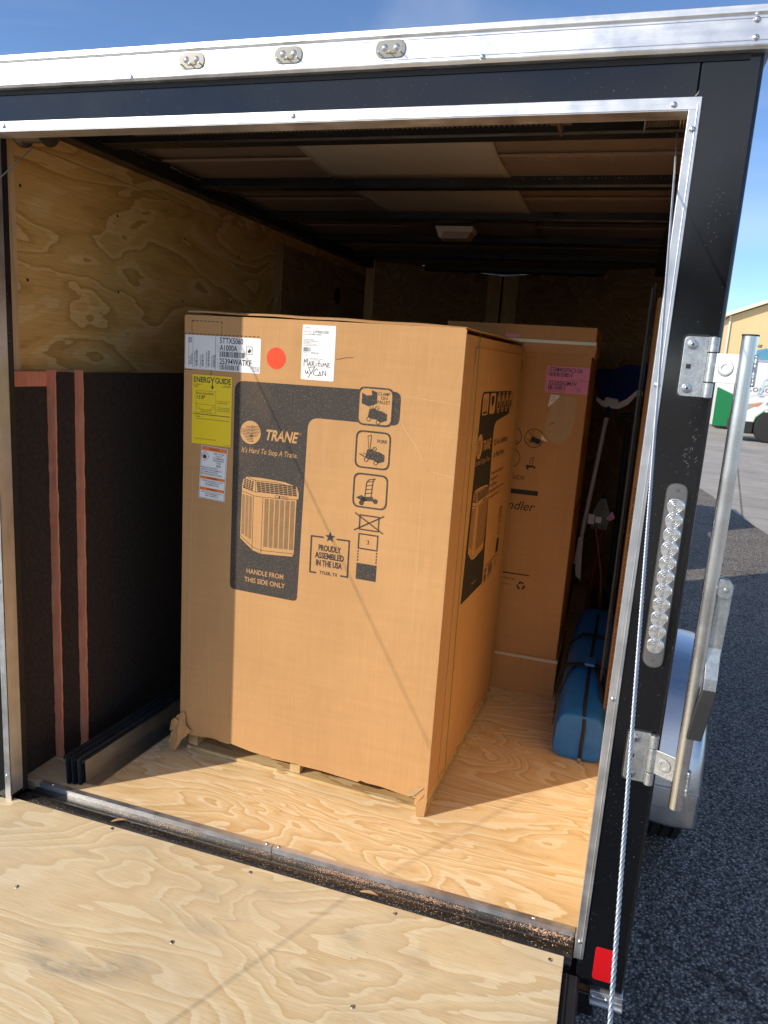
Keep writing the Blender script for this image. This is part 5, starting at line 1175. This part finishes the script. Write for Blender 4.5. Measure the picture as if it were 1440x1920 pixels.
# green and white cargo body
CB = thing('cargo_trailer', 'white cargo trailer with green wrap, lettering and red square logo behind the white truck', 'trailer', (0, 31, GZ))
x0, x1 = 4.9, 12.5
q = MB(); q.box(x0, x1, 0, 2.4, .14, 2.72); q.build('box_body', 'vwhite', CB, .03)
q = MB(); q.box(x0 - .02, x1 + .02, -.02, 2.42, 2.72, 2.80); q.build('roof_rail', 'aluv', CB)
q = MB(); q.prism([(0 + 5.35 + .0, 2.80), (13, 2.80), (13, 3.35), (7.2, 3.35), (6.45, 3.25), (5.9, 2.95)], 'y', .3, 2.1); q.build('roof_unit', 'bluev', CB, .03)
p = Print((0, 0, 0), (1, 0, 0), (0, 0, 1), (0, -1, 0), .01)
p.poly([(x0, .14), (6.9, .14), (6.9, .70), (6.4, 1.08), (5.6, 1.37), (x0, 1.66)]); p.build('green_wrap', 'green', CB)
p = Print((0, 0, 0), (1, 0, 0), (0, 0, 1), (0, -1, 0), .012); p.text('Conditioning', 5.90, 1.56, .26, 2.15); p.build('lettering', 'ink2', CB)
p = Print((0, 0, 0), (1, 0, 0), (0, 0, 1), (0, -1, 0), .012); p.rrect(6.66, 1.95, 7.22, 2.45, .1); lg = p.build('logo', 'redink', CB)
lg.data.materials[0] = mat('logo_red', (.75, .03, .03), .4)
p = Print((0, 0, 0), (1, 0, 0), (0, 0, 1), (0, -1, 0), .02); p.ring((6.94, 2.2), .15, .07, 20, .7, 5.6); p.build('logo_mark', 'vwhite', CB)
for x in (8.2, 9.4): q = MB(); q.tube([(x, .0, .38), (x, .25, .38)], .38, 28); q.build('wheel', 'tyre', CB, .02, True)
# white truck
TK = thing('white_truck', 'white truck facing left with black bumper, swept headlamp and chrome mirror', 'truck', (5.02, 25, GZ))
q = MB(); q.prism([(0, .75), (.02, 1.10), (.12, 1.32), (.45, 1.46), (1.55, 1.62), (2.1, 2.25), (3.4, 2.32), (3.6, 1.3), (6.4, 1.3), (6.4, .62), (1.42, .55), (1.40, .78), (1.25, 1.02), (1.0, 1.12), (.75, 1.04), (.50, .80), (.46, .62), (.05, .58)][:], 'y', 0, 2.1); q.build('body', 'vwhite', TK, .03)
q = MB(); q.box(-.06, .46, -.02, 2.12, .28, .66); q.build('bumper', 'seal', TK, .03)
q = MB(); q.box(.3, 6.2, .3, 1.8, .25, .6); q.build('chassis', 'blackm', TK)
q = MB(); q.prism([(1.68, 1.62), (2.16, 2.18), (3.3, 2.22), (3.4, 1.62)], 'y', -.006, .01); q.build('side_window', 'glass', TK)
p = Print((0, 0, 0), (1, 0, 0), (0, 0, 1), (0, -1, 0), .01); p.poly([(.04, 1.02), (.14, 1.20), (.42, 1.25), (.62, 1.30), (.40, 1.14), (.20, 1.02)]); p.build('headlamp', 'domel', TK)
p = Print((0, 0, 0), (1, 0, 0), (0, 0, 1), (0, -1, 0), .02); p.poly([(.36, 1.16), (.60, 1.27), (.66, 1.30), (.48, 1.15)]); p.build('turn_lamp', 'orange', TK)
p = Print((0, 0, 0), (1, 0, 0), (0, 0, 1), (0, -1, 0), .01); p.text('661', .74, 1.20, .13, .34); p.build('door_number', 'ink2', TK)
q = MB(); q.prism([(.42, 1.50), (.56, 1.52), (.62, 1.78), (.80, 1.84), (.82, 2.02), (.58, 2.00), (.52, 1.72)], 'y', -.1, .02); q.build('mirror', 'chromeb', TK, .03)
for x in (.98, 5.2):
    q = MB(); q.lathe([(.30, -.15), (.46, -.14), (.50, -.09), (.50, .09), (.46, .14), (.30, .15)], (x, .13, .50), 'y', 40); w_ = q.build('wheel', 'tyre', TK, 0, True)
    q = MB(); q.lathe([(.30, -.05), (.28, -.10), (.12, -.06), (.09, -.13), (.0001, -.13)], (x, .13, .50), 'y', 28); q.build('rim', 'aluv', w_, 0, True)
